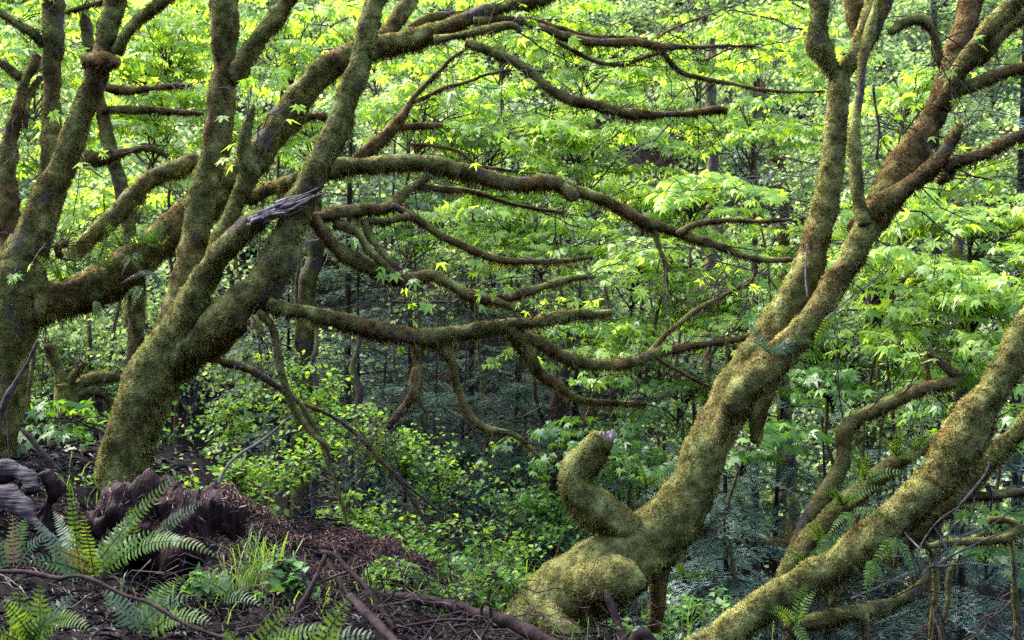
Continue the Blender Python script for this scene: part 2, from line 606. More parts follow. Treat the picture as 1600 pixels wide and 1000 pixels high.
def limb(root, pile, name, pts, d0, d1=None, rust=0.3, bare=0.12, dens=None, length=0.02, lump=0.12, mat=None, wob=0.0, rust2=None, shrink=0.009):
    SEED[0] += 50
    sd = SEED[0]
    p = path(pts, d0, d0 if d1 is None else d1)
    thick = p[:, 3].mean()
    p[:, 3] = np.maximum(p[:, 3] - np.minimum(0.011, p[:, 3] * 0.24), 0.002)
    big = thick > 0.06
    t = tube(p, step=0.022 if big else 0.03, nseg=28 if big else (14 if thick > 0.025 else 8), lump=lump, seed=sd, wob=wob + (0.012 if not big else 0.006))
    bm = bare_mask(t['V'], bare, sd)
    o = obj(name, t['V'], t['F'], mat or M['mossy_bark'], root, dict(rust=np.full(len(t['V']), rust), bare=bm), smooth=True)
    if thick < 0.055 and pts[-1][2] <= 7:
        sprigs(root, t, p, 11)
    if pile is not None:
        if dens is None: dens = 54000 if big else 66000
        moss_on(pile, t, rust, sd, dens, bare, length)
    return o


# ------------------------------------------------------------------ the forked maple at the left
tA = thing('maple_tree', P(180, 790, 6.5), 'mossy maple leaning at the left, forked low into thick stems, one with torn wood', 'tree')
mA = Pile()
limb(tA, mA, 'trunk', [(172, 850, 46.4), (178, 790, 43.0), (188, 730, 41.3), (207, 668, 40.4), (236, 600, 40.4), (268, 545, 41.3), (292, 500, 37.8), (306, 455, 25.8)], 6.5, 6.5, rust=0.15, bare=0.2, length=0.024)
limb(tA, mA, 'stem', [(262, 560, 30.6, 6.5), (278, 500, 30.6, 6.55), (292, 440, 27.9, 6.6), (303, 390, 26.1), (312, 330, 24.3), (326, 270, 23.4), (340, 215, 23.4), (347, 160, 23.4), (353, 100, 22.5), (352, 50, 23.4), (352, 0, 25.2), (354, -60, 23.4)], 6.6, 6.7, rust=0.2, bare=0.12)
limb(tA, mA, 'stem', [(366, 125, 20), (383, 92, 17), (408, 55, 15), (440, 15, 15), (475, -35, 14)], 6.65, 6.5, rust=0.28)
limb(tA, mA, 'stem', [(275, 560, 36.0, 6.5), (318, 530, 34.4, 6.42), (372, 482, 32.8, 6.3), (412, 446, 31.2, 6.25), (438, 405, 29.6), (452, 360, 26.4), (476, 305, 24.0), (503, 245, 23.2), (527, 195, 22.4), (549, 140, 21.6), (565, 85, 20.0), (580, 30, 20.0), (598, -40, 20.0)], 6.25, 6.15, rust=0.22, bare=0.14)
limb(tA, mA, 'broken_stem', [(282, 540, 25.5, 6.45), (302, 470, 24.6, 6.35), (326, 420, 22.9, 6.3), (356, 385, 22.1, 6.25), (388, 352, 18.7, 6.2), (412, 335, 12.8, 6.18)], 6.3, 6.2, rust=0.15, bare=0.2)
limb(tA, mA, 'stub', [(332, 400, 14), (347, 360, 15), (366, 318, 15), (384, 285, 18), (393, 268, 17), (383, 240, 13), (384, 205, 12), (390, 180, 9), (394, 163, 4)], 6.35, 6.3, rust=0.15, bare=0.06)
# torn wood at the end of the broken stem, each splinter by itself
for k in range(30):
    a = np.array([392 + random.uniform(-6, 40), 350 + random.uniform(-10, 8)])
    a[1] -= (a[0] - 392) * 0.45 + random.uniform(-6, 6)
    Lx = random.uniform(30, 95) * (1 if k % 3 else 0.6)
    e = np.array([min(a[0] + Lx, 522), a[1] - Lx * random.uniform(0.28, 0.58)])
    mid = (a + e) / 2 + np.array([0, random.uniform(-5, 6)])
    dd = 6.13 + random.uniform(-0.06, 0.05)
    t = tube(path([(a[0], a[1], random.uniform(2.2, 4.2)), (mid[0], mid[1], random.uniform(1.4, 2.6)), (e[0], e[1], 0.5)], dd, dd + random.uniform(-0.08, 0.05)), step=0.02, nseg=5, lump=0.5, seed=k + 900, wob=0.008)
    obj('splinter', t['V'], t['F'], M['splinter'], tA)
# boughs that reach right from this tree
limb(tA, mA, 'bough', [(385, 312, 13, 6.9), (425, 292, 13, 6.8), (470, 282, 14, 6.6), (530, 262, 17), (580, 258, 15), (650, 253, 15), (720, 268, 16), (790, 285, 14), (868, 287, 14), (905, 297, 11), (960, 320, 11), (1010, 347, 11), (1060, 365, 9), (1120, 382, 8), (1172, 402, 6), (1235, 406, 5)], 6.5, 7.2, rust=0.48)
limb(tA, mA, 'knot', [(872, 286, 12), (889, 300, 14), (898, 312, 9)], 6.9, 6.85, rust=0.25)
limb(tA, mA, 'branch', [(1058, 366, 7), (1088, 351, 6), (1130, 346, 5), (1180, 346, 4), (1262, 344, 3)], 7.0, 7.2, rust=0.6)
limb(tA, mA, 'hanging_branch', [(1023, 352, 6), (1027, 378, 6), (1033, 398, 5), (1040, 417, 5), (1037, 440, 1.5)], 7.0, 7.0, rust=0.5)
limb(tA, mA, 'hanging_branch', [(1178, 404, 4), (1179, 420, 4), (1172, 440, 3), (1150, 448, 1.5)], 7.2, 7.2, rust=0.5)
limb(tA, mA, 'bough', [(486, 335, 14, 6.3), (505, 362, 14), (524, 386, 14), (556, 406, 14), (598, 428, 14), (640, 438, 13), (668, 431, 12), (702, 446, 11), (740, 463, 10), (772, 468, 9), (830, 453, 8), (872, 439, 6), (930, 431, 3.5)], 6.3, 6.9, rust=0.55)
limb(tA, mA, 'branch', [(772, 467, 6), (810, 485, 5), (850, 500, 3)], 6.6, 6.8, rust=0.6)
limb(tA, mA, 'branch', [(497, 338, 12), (535, 328, 13), (575, 327, 12), (608, 322, 12), (634, 303, 9), (655, 286, 8), (672, 274, 5)], 6.35, 6.7, rust=0.6)
limb(tA, mA, 'branch', [(520, 352, 10), (556, 360, 9), (572, 385, 9), (596, 410, 9), (612, 428, 8)], 6.4, 6.35, rust=0.5)
limb(tA, mA, 'branch', [(568, 345, 8), (580, 372, 7), (602, 400, 7), (622, 420, 6)], 6.5, 6.4, rust=0.45)
limb(tA, mA, 'branch', [(612, 320, 7), (640, 338, 8), (680, 362, 8), (716, 380, 8), (760, 400, 7), (800, 408, 6), (850, 408, 5), (925, 402, 3)], 6.5, 7.1, rust=0.6)
limb(tA, mA, 'branch', [(650, 290, 6), (700, 294, 6), (742, 300, 5), (800, 318, 4), (880, 332, 3)], 6.7, 7.2, rust=0.6)
limb(tA, mA, 'branch', [(570, 345, 4), (600, 345, 8), (636, 338, 8)], 6.5, 6.5, rust=0.4)
limb(tA, mA, 'bough', [(420, 478, 14, 6.2), (445, 486, 14), (490, 491, 15), (550, 504, 16), (612, 520, 16), (665, 527, 16), (712, 519, 14), (755, 513, 14), (805, 506, 13), (850, 502, 12), (880, 492, 12), (905, 488, 11), (930, 489, 8), (957, 488, 7)], 6.2, 6.4, rust=0.42, length=0.024)
limb(tA, mA, 'hanging_branch', [(650, 528, 13), (652, 560, 11), (650, 590, 11), (650, 615, 11), (648, 628, 7)], 6.3, 6.3, rust=0.3, length=0.024)
limb(tA, mA, 'bare_branch', [(646, 618, 8), (630, 638, 8), (618, 655, 7), (606, 672, 5)], 6.32, 6.35, rust=0.3, bare=0.85)
limb(tA, mA, 'hanging_branch', [(680, 532, 12), (697, 548, 12), (707, 566, 10), (711, 596, 9), (722, 625, 8), (738, 652, 8), (762, 668, 6), (800, 678, 5), (822, 694, 4), (842, 716, 2)], 6.3, 6.5, rust=0.4)
limb(tA, mA, 'hanging_branch', [(800, 512, 14), (812, 535, 14), (826, 556, 13), (840, 580, 12), (866, 598, 9), (892, 614, 7), (925, 626, 6), (1010, 632, 3)], 6.35, 6.7, rust=0.35, length=0.026)
limb(tA, mA, 'branch', [(812, 524, 12), (838, 535, 12), (868, 551, 11), (900, 562, 11), (950, 568, 10), (995, 564, 10), (1022, 553, 10), (1060, 546, 8), (1120, 535, 6), (1182, 519, 4)], 6.4, 7.0, rust=0.6)
limb(tA, mA, 'branch', [(1012, 553, 6), (1040, 522, 5), (1080, 490, 5), (1120, 468, 4), (1155, 446, 3)], 6.8, 7.1, rust=0.6)
limb(tA, mA, 'branch', [(1016, 556, 4), (1060, 580, 3), (1105, 602, 3), (1150, 610, 2)], 6.8, 7.1, rust=0.6)
limb(tA, mA, 'hanging_branch', [(405, 490, 9), (424, 508, 8), (436, 545, 7), (441, 585, 8), (450, 620, 8), (465, 648, 7), (490, 680, 5), (512, 696, 4), (516, 720, 3), (530, 775, 3), (552, 848, 2.5)], 6.2, 6.4, rust=0.15)
limb(tA, mA, 'stub', [(398, 494, 8), (405, 510, 9), (412, 524, 5)], 6.15, 6.1, rust=0.15)
mA.build('moss', M['moss'], tA, kind='stuff')

tDead = thing('dead_branch', P(330, 562, 6.9), 'thin dead half mossy branch slanting down right from behind the forked trunk', 'branch')
mm = Pile()
limb(tDead, mm, 'stem', [(300, 552, 8), (345, 564, 8), (392, 580, 8), (432, 604, 7), (462, 626, 6), (500, 640, 4), (540, 664, 4), (580, 700, 4), (618, 745, 4), (650, 790, 3.5), (690, 860, 2)], 6.9, 7.2, rust=0.55, bare=0.45)
limb(tDead, mm, 'twig', [(470, 630, 5), (488, 662, 6), (505, 700, 6), (518, 740, 5), (534, 790, 4), (552, 850, 3)], 7.0, 7.1, rust=0.2, bare=0.3)
limb(tDead, None, 'twig', [(610, 735, 3), (650, 770, 2.5), (720, 820, 2), (790, 838, 1)], 7.1, 7.3, mat=M['dark_twig'])
limb(tDead, None, 'twig', [(545, 812, 2.5), (600, 812, 2.5), (640, 816, 1.5)], 7.1, 7.2, mat=M['dark_twig'])
mm.build('moss', M['moss'], tDead, kind='stuff')

# ------------------------------------------------------------------ the tree at the left edge with its great diagonal bough
tC = thing('maple_tree', P(-10, 700, 7.0), 'thick mossy maple cut by the left edge with ferny diagonal bough and upright stems', 'tree')
mC = Pile()
limb(tC, mC, 'trunk', [(-25, 780, 45.6), (-15, 700, 41.5), (0, 620, 39.8), (8, 540, 41.5), (20, 470, 43.2), (32, 420, 38.2), (48, 375, 31.5)], 7.1, 7.0, rust=0.1, bare=0.06, lump=0.16)
limb(tC, mC, 'stem', [(30, 430, 33.2, 7.0), (52, 370, 29.9), (72, 318, 27.4), (95, 265, 24.1), (115, 220, 20.8), (132, 170, 20.8), (147, 128, 19.9), (163, 78, 18.3), (172, 40, 17.4), (182, 0, 16.6), (190, -50, 15.8)], 7.0, 6.8, rust=0.3, bare=0.2)
limb(tC, mC, 'knot', [(135, 100, 16.6), (165, 93, 17.4), (186, 98, 8.3)], 6.85, 6.75, rust=0.5)
limb(tC, mC, 'stem', [(182, 82, 10.8), (198, 52, 10.0), (215, 34, 11.6), (240, 12, 11.6), (272, -15, 10.8)], 6.8, 6.7, rust=0.3, bare=0.4)
limb(tC, mC, 'stem', [(66, 330, 16.6, 7.1), (75, 280, 15.8), (80, 220, 15.8), (81, 160, 15.8), (81, 100, 16.6), (84, 55, 18.3), (84, 20, 18.3), (84, -40, 15.8)], 7.1, 7.1, rust=0.35, bare=0.15)
limb(tC, mC, 'branch', [(-20, 8, 7.5), (8, 25, 8.3), (32, 42, 9.1), (54, 54, 10.0), (66, 72, 6.6)], 6.9, 7.1, rust=0.25)
limb(tC, mC, 'branch', [(62, 88, 8.3), (46, 115, 9.1), (34, 140, 10.8), (24, 178, 11.6), (16, 220, 13.3), (10, 270, 18.3), (8, 330, 24.9), (12, 400, 24.9)], 7.2, 7.1, rust=0.5)
limb(tC, mC, 'branch', [(-20, 85, 6.6), (6, 104, 7.5), (30, 122, 8.3)], 7.2, 7.2, rust=0.75)
limb(tC, mC, 'branch', [(64, 120, 6.6), (46, 150, 7.5), (40, 180, 6.6), (40, 200, 4.1)], 7.25, 7.2, rust=0.5)
limb(tC, mC, 'branch', [(104, 18, 5.0), (130, 12, 5.0), (162, 4, 4.1)], 7.0, 6.9, rust=0.6)
limb(tC, mC, 'bough', [(48, 480, 29.9, 7.0), (90, 468, 31.5), (147, 450, 32.4), (212, 408, 33.2), (262, 366, 29.9), (305, 330, 27.4), (352, 290, 25.7), (396, 250, 24.9), (422, 215, 24.1), (450, 175, 22.4), (482, 135, 22.4), (522, 98, 20.8), (570, 78, 19.1), (622, 66, 18.3), (675, 50, 16.6), (720, 32, 13.3), (765, 16, 11.6), (830, 2, 11.6), (900, -20, 10.0)], 7.1, 7.5, rust=0.42, bare=0.16, length=0.026)
limb(tC, mC, 'hanging_stub', [(214, 430, 16.6), (215, 465, 14.1), (216, 500, 13.3), (215, 524, 10.8)], 7.2, 7.2, rust=0.1, length=0.03, bare=0.0)
limb(tC, mC, 'branch', [(108, 402, 14.9), (140, 372, 16.6), (176, 338, 16.6), (210, 302, 16.6), (245, 274, 15.8), (275, 262, 14.9), (310, 246, 13.3)], 7.4, 7.6, rust=0.55)
limb(tC, mC, 'stub', [(94, 400, 7.5), (88, 385, 6.6), (104, 378, 5.8)], 6.9, 6.8, rust=0.5)
limb(tC, mC, 'branch', [(600, 60, 16.6), (622, 30, 15.8), (640, 0, 14.9), (655, -30, 13.3)], 7.5, 7.6, rust=0.3)
limb(tC, mC, 'branch', [(640, 45, 7.5), (668, 28, 8.3), (700, 22, 7.5), (740, 20, 6.6)], 7.6, 7.7, rust=0.55)
limb(tC, mC, 'branch', [(680, 62, 9.1), (720, 56, 8.3), (760, 46, 8.3), (800, 38, 9.1), (812, 48, 6.6)], 7.3, 7.2, rust=0.3, bare=0.35)
limb(tC, mC, 'branch', [(740, 34, 8.3), (800, 30, 7.5), (850, 45, 8.3), (905, 62, 8.3), (958, 66, 8.3), (1000, 66, 7.5), (1030, 72, 6.6), (1100, 73, 3.3), (1180, 70, 2.5)], 7.4, 8.0, rust=0.62)
limb(tC, mC, 'branch', [(812, 28, 7.5), (858, 40, 7.5), (905, 54, 6.6), (960, 58, 5.0), (1010, 62, 3.3)], 7.6, 7.9, rust=0.62)
limb(tC, mC, 'branch', [(1026, 72, 5.0), (1048, 96, 5.0), (1070, 112, 5.0), (1102, 122, 4.1), (1150, 132, 3.3), (1200, 142, 3.3), (1290, 141, 2.1)], 7.9, 8.2, rust=0.5)
limb(tC, mC, 'branch', [(868, 64, 3.3), (900, 82, 4.1), (932, 97, 5.0), (965, 100, 4.1), (1000, 92, 3.3), (1035, 82, 2.5)], 7.7, 7.9, rust=0.5)
limb(tC, mC, 'branch', [(1025, 62, 2.5), (1050, 45, 2.5), (1100, 25, 1.7), (1150, 8, 1.2)], 7.9, 8.0, rust=0.7)
limb(tC, mC, 'branch', [(728, 66, 7.5), (752, 76, 9.1), (790, 92, 9.1), (825, 112, 10.0), (862, 140, 10.0), (900, 158, 10.0), (945, 166, 10.0), (985, 178, 9.1), (1040, 177, 6.6), (1090, 175, 5.8), (1120, 170, 6.6), (1139, 172, 4.1)], 7.2, 7.2, rust=0.42)
limb(tC, mC, 'branch', [(556, 250, 12.4), (588, 226, 12.4), (614, 200, 11.6), (630, 182, 10.0), (644, 158, 6.6), (664, 135, 5.0), (684, 112, 4.1), (706, 90, 2.5), (730, 76, 1.7)], 7.9, 8.1, rust=0.85, bare=0.25)
limb(tC, mC, 'branch', [(616, 202, 6.6), (650, 196, 6.6), (692, 195, 5.0)], 8.0, 8.1, rust=0.85)
limb(tC, mC, 'branch', [(646, 158, 4.1), (690, 138, 4.1), (740, 125, 3.3), (795, 106, 2.5)], 8.0, 8.3, rust=0.8, bare=0.4)
limb(tC, mC, 'branch', [(640, 225, 3.3), (690, 230, 3.3), (722, 240, 3.3), (752, 258, 3.3), (830, 272, 1.7)], 8.0, 8.3, rust=0.7)
mC.build('moss', M['moss'], tC, kind='stuff')

# low snags behind, at the left
tS = thing('mossy_snag', P(100, 715, 8.6), 'low dark mossy snag with stubby arms behind the left tree, under its bough', 'snag')
mS = Pile()
limb(tS, mS, 'trunk', [(95, 740, 28), (98, 690, 25), (102, 640, 24), (104, 600, 20)], 8.6, 8.6, rust=0.25, bare=0.2)
limb(tS, mS, 'stub', [(98, 600, 12), (88, 570, 10), (76, 545, 9), (72, 538, 6)], 8.6, 8.5, rust=0.1)
limb(tS, mS, 'stub', [(104, 606, 9), (118, 582, 8), (134, 566, 5)], 8.6, 8.5, rust=0.3)
limb(tS, mS, 'stub', [(108, 612, 12), (140, 594, 12), (175, 588, 9), (200, 590, 6)], 8.6, 8.8, rust=0.3)
limb(tS, mS, 'stub', [(106, 625, 10), (132, 612, 9), (160, 616, 8), (180, 640, 6)], 8.6, 8.7, rust=0.2)
mS.build('moss', M['moss'], tS, kind='stuff')
tS2 = thing('mossy_stump', P(58, 735, 7.6), 'squat mossy stump beside the left edge, behind the grey driftwood', 'stump')
mS = Pile()
limb(tS2, mS, 'trunk', [(64, 770, 24), (60, 735, 24), (50, 695, 22), (35, 655, 20), (18, 610, 20), (5, 570, 18)], 7.6, 7.6, rust=0.12, bare=0.08)
mS.build('moss', M['moss'], tS2, kind='stuff')
tS3 = thing('maple_tree', P(150, 245, 9.5), 'rust coloured mossy tree behind the left stems with level branches', 'tree')
mS = Pile()
limb(tS3, mS, 'trunk', [(205, 640, 15), (212, 500, 14), (200, 350, 13), (175, 240, 12), (150, 130, 11), (120, -30, 9)], 9.8, 9.6, rust=0.5, bare=0.4)
limb(tS3, mS, 'branch', [(150, 130, 7), (190, 142, 8), (240, 138, 6), (300, 132, 3)], 9.6, 9.4, rust=0.85)
limb(tS3, mS, 'branch', [(160, 172, 8), (205, 170, 8), (260, 172, 7), (318, 176, 4)], 9.6, 9.5, rust=0.75)
limb(tS3, mS, 'branch', [(130, 246, 12), (160, 246, 13), (190, 240, 8), (232, 232, 6), (262, 245, 4)], 9.4, 9.5, rust=0.6)
limb(tS3, mS, 'branch', [(455, 210, 6), (480, 182, 7), (510, 182, 7)], 9.3, 9.3, rust=0.85)
mS.build('moss', M['moss'], tS3, kind='stuff')

# ------------------------------------------------------------------ the great leaning tree at the right of the middle
tR = thing('maple_tree', P(880, 960, 5.8), 'big pale mossy leaning tree right of the middle with a hooked stub near its base', 'tree')
mR = Pile()
limb(tR, mR, 'trunk', [(775, 1010, 31.8, 5.7), (820, 985, 46.6, 5.75), (870, 945, 57.2, 5.8), (920, 908, 59.4, 5.8), (965, 880, 57.2, 5.8), (1005, 852, 53.0), (1048, 815, 48.8), (1078, 770, 42.4), (1094, 725, 39.2), (1110, 690, 38.2), (1128, 650, 36.0), (1150, 610, 33.9), (1178, 568, 32.9), (1203, 528, 30.7), (1232, 478, 30.7), (1258, 425, 27.6), (1275, 375, 25.4), (1288, 325, 24.4), (1298, 270, 22.3), (1305, 220, 20.1), (1310, 165, 20.1), (1312, 115, 19.1)], 5.8, 6.1, rust=0.12, bare=0.05, lump=0.10)
limb(tR, mR, 'root_lobe', [(905, 915, 38.5, 5.65), (945, 905, 38.5, 5.5), (975, 905, 34.7, 5.45), (988, 922, 27.0, 5.45)], 5.5, rust=0.1, bare=0.04, length=0.024)
limb(tR, mR, 'root', [(850, 960, 29.2, 5.6), (880, 985, 25.8, 5.5), (910, 1030, 25.8, 5.5)], 5.6, rust=0.12, bare=0.1)
limb(tR, mR, 'dark_prop', [(1030, 850, 17.2), (1030, 900, 17.2), (1026, 945, 15.5), (1022, 985, 12.9)], 6.0, 6.05, rust=0.5, bare=0.5)
limb(tR, mR, 'hooked_stub', [(985, 830, 31.0), (950, 808, 32.0), (920, 788, 31.0), (899, 762, 27.8), (900, 735, 25.8), (922, 712, 25.8), (937, 690, 24.7), (942, 680, 20.6)], 5.8, 5.7, rust=0.06, bare=0.03, length=0.022)
for k in range(9):
    ex = 931 + k * 3.2
    t = tube(path([(934 + k * 2.0, 690, 6), (ex + random.uniform(-2, 2), 682, 5), (ex + random.uniform(-3, 4), 675 + random.uniform(-4, 3), 1)], 5.72 - 0.02 * (k % 3), 5.72 - 0.03 * (k % 3)), step=0.01, nseg=6, lump=0.4, seed=77 + k)
    obj('splinter', t['V'], t['F'], M['splinter'], tR)
limb(tR, mR, 'stem', [(1118, 690, 16, 5.72), (1132, 655, 21, 5.68), (1154, 620, 24, 5.66), (1184, 584, 25, 5.68), (1222, 550, 24), (1258, 513, 24), (1290, 467, 22), (1312, 430, 22), (1332, 398, 22), (1348, 366, 22), (1358, 345, 20)], 5.75, 5.8, rust=0.24, bare=0.02, length=0.024)
limb(tR, mR, 'stem', [(1178, 690, 12.0, 5.95), (1185, 645, 15.5, 5.9), (1205, 600, 15.5, 5.9), (1232, 555, 15.5, 5.85)], 5.9, rust=0.35)
limb(tR, mR, 'stem', [(1310, 125, 15.5), (1294, 100, 16.3), (1283, 82, 22.4), (1276, 68, 21.5), (1278, 40, 16.3), (1280, 10, 15.5), (1278, -40, 14.6)], 6.1, 6.0, rust=0.15, bare=0.15)
limb(tR, mR, 'stem', [(1316, 125, 15.5), (1330, 100, 17.2), (1346, 72, 18.9), (1360, 42, 20.6), (1374, 10, 21.5), (1388, -40, 20.6)], 6.1, 6.0, rust=0.3, bare=0.25)
limb(tR, mR, 'stem', [(1352, 70, 13.8), (1342, 40, 18.1), (1334, 10, 18.9), (1326, -40, 18.9)], 6.4, 6.4, rust=0.7)
limb(tR, mR, 'twisted_stem', [(1350, 350, 15.5), (1344, 315, 12.9), (1338, 270, 12.9), (1336, 225, 12.9), (1340, 180, 8.6), (1343, 140, 8.6), (1344, 105, 8.6), (1352, 68, 10.3), (1364, 30, 10.3), (1376, -10, 10.3)], 5.75, 5.85, rust=0.25, bare=0.15)
limb(tR, mR, 'stem', [(1345, 365, 24.1, 6.0), (1380, 315, 27.5, 6.1), (1408, 268, 28.4, 6.2), (1436, 222, 25.8, 6.25), (1458, 178, 23.2), (1478, 132, 23.2), (1492, 88, 21.5), (1505, 45, 19.8), (1514, 0, 18.9), (1522, -45, 18.1)], 6.3, 6.35, rust=0.85, bare=0.12)
limb(tR, mR, 'stem', [(1470, 165, 15.5), (1498, 112, 15.5), (1522, 78, 15.5), (1550, 42, 16.3), (1580, 8, 16.3), (1615, -30, 15.5)], 6.25, 6.1, rust=0.38, bare=0.1)
limb(tR, mR, 'branch', [(1520, 95, 20.6), (1550, 62, 18.9), (1580, 35, 14.6), (1625, 5, 12.0)], 6.4, 6.4, rust=0.55)
limb(tR, mR, 'branch', [(1488, 145, 10.3), (1518, 132, 11.2), (1552, 117, 11.2), (1600, 103, 10.3), (1640, 96, 9.5)], 6.3, 6.2, rust=0.6)
limb(tR, mR, 'bough', [(1348, 362, 18.9, 5.85), (1372, 326, 18.9), (1405, 298, 17.2), (1440, 274, 16.3), (1468, 250, 15.5), (1484, 228, 12.0), (1494, 208, 9.5), (1500, 192, 6.0)], 5.8, 5.7, rust=0.75, bare=0.12, length=0.024)
limb(tR, mR, 'branch', [(1474, 258, 12.0), (1500, 247, 12.9), (1535, 236, 12.9), (1570, 220, 12.0), (1605, 204, 11.2), (1650, 185, 11.2)], 5.75, 5.7, rust=0.6)
limb(tR, mR, 'hanging_stub', [(1482, 250, 13.8), (1480, 272, 12.9), (1466, 286, 8.6)], 5.85, 5.85, rust=0.2, length=0.03)
limb(tR, mR, 'hooked_branch', [(1388, 52, 6.0), (1404, 40, 9.5), (1428, 30, 10.3), (1448, 36, 9.5), (1460, 56, 7.7), (1467, 80, 6.9), (1467, 106, 3.4)], 6.0, 6.1, rust=0.45)
limb(tR, None, 'hanging_vine', [(1366, 130, 2.6), (1371, 170, 2.6), (1372, 200, 3.0), (1368, 250, 2.6)], 6.2, 6.2, mat=M['dark_twig'])
mR.build('moss', M['moss'], tR, kind='stuff')

# ------------------------------------------------------------------ the low leaning tree at the lower right
tE = thing('maple_tree', P(1160, 1010, 5.2), 'mossy tree sprawling up to the right edge with ferns along its parallel boughs', 'tree')
mE = Pile()
limb(tE, mE, 'trunk', [(1040, 1050, 23.9), (1100, 1012, 27.6), (1160, 972, 28.5), (1200, 942, 27.6), (1250, 912, 26.7), (1300, 882, 26.7), (1350, 846, 27.6), (1400, 806, 29.4), (1450, 764, 31.3), (1478, 728, 33.1), (1500, 692, 34.0), (1524, 650, 30.4), (1550, 608, 28.5), (1575, 568, 25.8), (1600, 525, 23.9), (1630, 475, 23.0)], 5.2, 5.4, rust=0.2, bare=0.02, length=0.026, lump=0.2)
limb(tE, mE, 'burl', [(1458, 758, 28), (1478, 728, 35), (1500, 692, 37), (1522, 652, 33), (1545, 615, 27)], 5.29, 5.34, rust=0.52, bare=0.02, length=0.03)
limb(tE, mE, 'bough', [(1215, 930, 18.0, 5.5), (1232, 885, 18.0), (1262, 846, 18.9), (1300, 808, 18.9), (1338, 772, 16.4), (1372, 742, 16.4), (1405, 718, 14.8), (1440, 698, 13.1), (1490, 672, 11.5)], 5.5, 5.6, rust=0.25, bare=0.05)
limb(tE, mE, 'bough', [(1228, 880, 11.5, 5.65), (1252, 835, 13.9), (1272, 798, 16.4), (1292, 762, 16.4), (1312, 730, 14.8), (1320, 700, 13.9), (1320, 672, 15.6), (1345, 650, 12.3), (1375, 636, 11.5), (1408, 622, 11.5), (1446, 606, 11.5), (1480, 600, 11.5), (1496, 592, 9.0), (1482, 576, 9.0), (1466, 562, 8.2), (1448, 552, 6.6)], 5.7, 5.9, rust=0.45, bare=0.1)
limb(tE, mE, 'hanging_stub', [(1450, 556, 6.6), (1449, 575, 4.9), (1452, 605, 3.3)], 5.9, 5.9, rust=0.5)
limb(tE, mE, 'bough', [(1385, 880, 16.4), (1410, 845, 20.5), (1446, 812, 21.3), (1482, 780, 20.5), (1520, 752, 16.4), (1550, 718, 16.4), (1575, 685, 16.4), (1610, 650, 15.6)], 5.7, 5.8, rust=0.4, bare=0.15, length=0.028)
limb(tE, mE, 'branch', [(1510, 776, 9.8), (1545, 775, 9.8), (1580, 771, 9.0), (1640, 768, 8.2)], 5.75, 5.7, rust=0.6)
limb(tE, mE, 'branch', [(1405, 850, 14.8), (1430, 838, 9.8), (1450, 852, 6.6), (1480, 848, 6.6), (1510, 846, 7.4), (1545, 845, 7.4), (1575, 838, 9.8), (1590, 820, 8.2), (1570, 810, 6.6), (1545, 812, 7.4)], 5.8, 5.9, rust=0.2, bare=0.1)
limb(tE, mE, 'branch', [(1230, 975, 14.8), (1268, 968, 14.8), (1320, 960, 13.9), (1370, 948, 13.1), (1410, 934, 11.5), (1435, 915, 8.2), (1450, 890, 5.7)], 5.35, 5.6, rust=0.15, bare=0.08)
limb(tE, mE, 'hanging_stub', [(1352, 958, 9.8), (1354, 980, 9.0), (1354, 1005, 8.2)], 5.45, 5.45, rust=0.2)
limb(tE, mE, 'hanging_stub', [(1306, 895, 13.1), (1304, 925, 10.7), (1298, 945, 6.6)], 5.45, 5.45, rust=0.3)
limb(tE, mE, 'hanging_stem', [(1456, 860, 6.6), (1460, 900, 6.6), (1458, 950, 6.6), (1457, 1020, 5.7)], 5.8, 5.8, rust=0.3, bare=0.2)
limb(tE, mE, 'hanging_stem', [(1576, 840, 7.4), (1580, 870, 4.9), (1583, 920, 4.9), (1588, 1010, 4.1)], 5.9, 5.9, rust=0.3, bare=0.3)
mE.build('moss', M['moss'], tE, kind='stuff')


# ------------------------------------------------------------------ twigs, leaves, needles
def maple_template(kind):
    r = np.random.default_rng(kind + 40)
    curl = (-0.25, -0.75, -0.4, -0.95, -0.1, -0.55)[kind]
    if kind % 3 == 2:
        ang = np.array([180, -128, -100, -62, -30, 0, 30, 62, 100, 128], float)
        rad = np.array([0.06, 0.34, 0.22, 0.58, 0.25, 0.72, 0.25, 0.58, 0.22, 0.34])
    else:
        ang = np.array([180, -140, -112, -92, -66, -46, -22, 0, 22, 46, 66, 92, 112, 140], float)
        rad = np.array([0.06, 0.32, 0.24, 0.50, 0.28, 0.62, 0.30, 0.70, 0.30, 0.62, 0.28, 0.50, 0.24, 0.32])
    rad = rad * (1 + r.uniform(-0.16, 0.16, len(rad)))
    a = np.radians(ang)
    x, y = np.sin(a) * rad, np.cos(a) * rad
    z = curl * rad ** 2 + r.uniform(-0.25, 0.25) * x * rad + np.where(rad < 0.31, 0.03, -0.02)
    V = np.vstack([[0, 0, 0.0], np.stack([x, y, z], 1)])
    V[:, 1] += 0.12
    n = len(ang)
    F = np.array([[0, 1 + k, 1 + (k + 1) % n] for k in range(n)])[:, ::-1]
    return V, F


def oval_template(w=0.36):
    V = np.array([[0, 0, 0], [w, 0.42, 0.07], [0, 1, -0.06], [-w, 0.42, 0.07], [0, 0.45, -0.02]])
    F = np.array([[0, 1, 4], [1, 2, 4], [2, 3, 4], [3, 0, 4]])
    return V, F


def small_template(w=0.38):
    V = np.array([[0, 0, 0], [w, 0.5, 0.05], [0, 1, -0.08], [-w, 0.5, 0.05]])
    F = np.array([[0, 1, 2], [0, 2, 3]])
    return V, F


MAPLE_T = [maple_template(k) for k in range(6)]
LEAF_MESH = {}


def leaf_frames(yd, nr):
    yd = unit(yd)
    nr = unit(nr - yd * (nr * yd).sum(1, keepdims=True))
    return np.cross(yd, nr), yd, nr


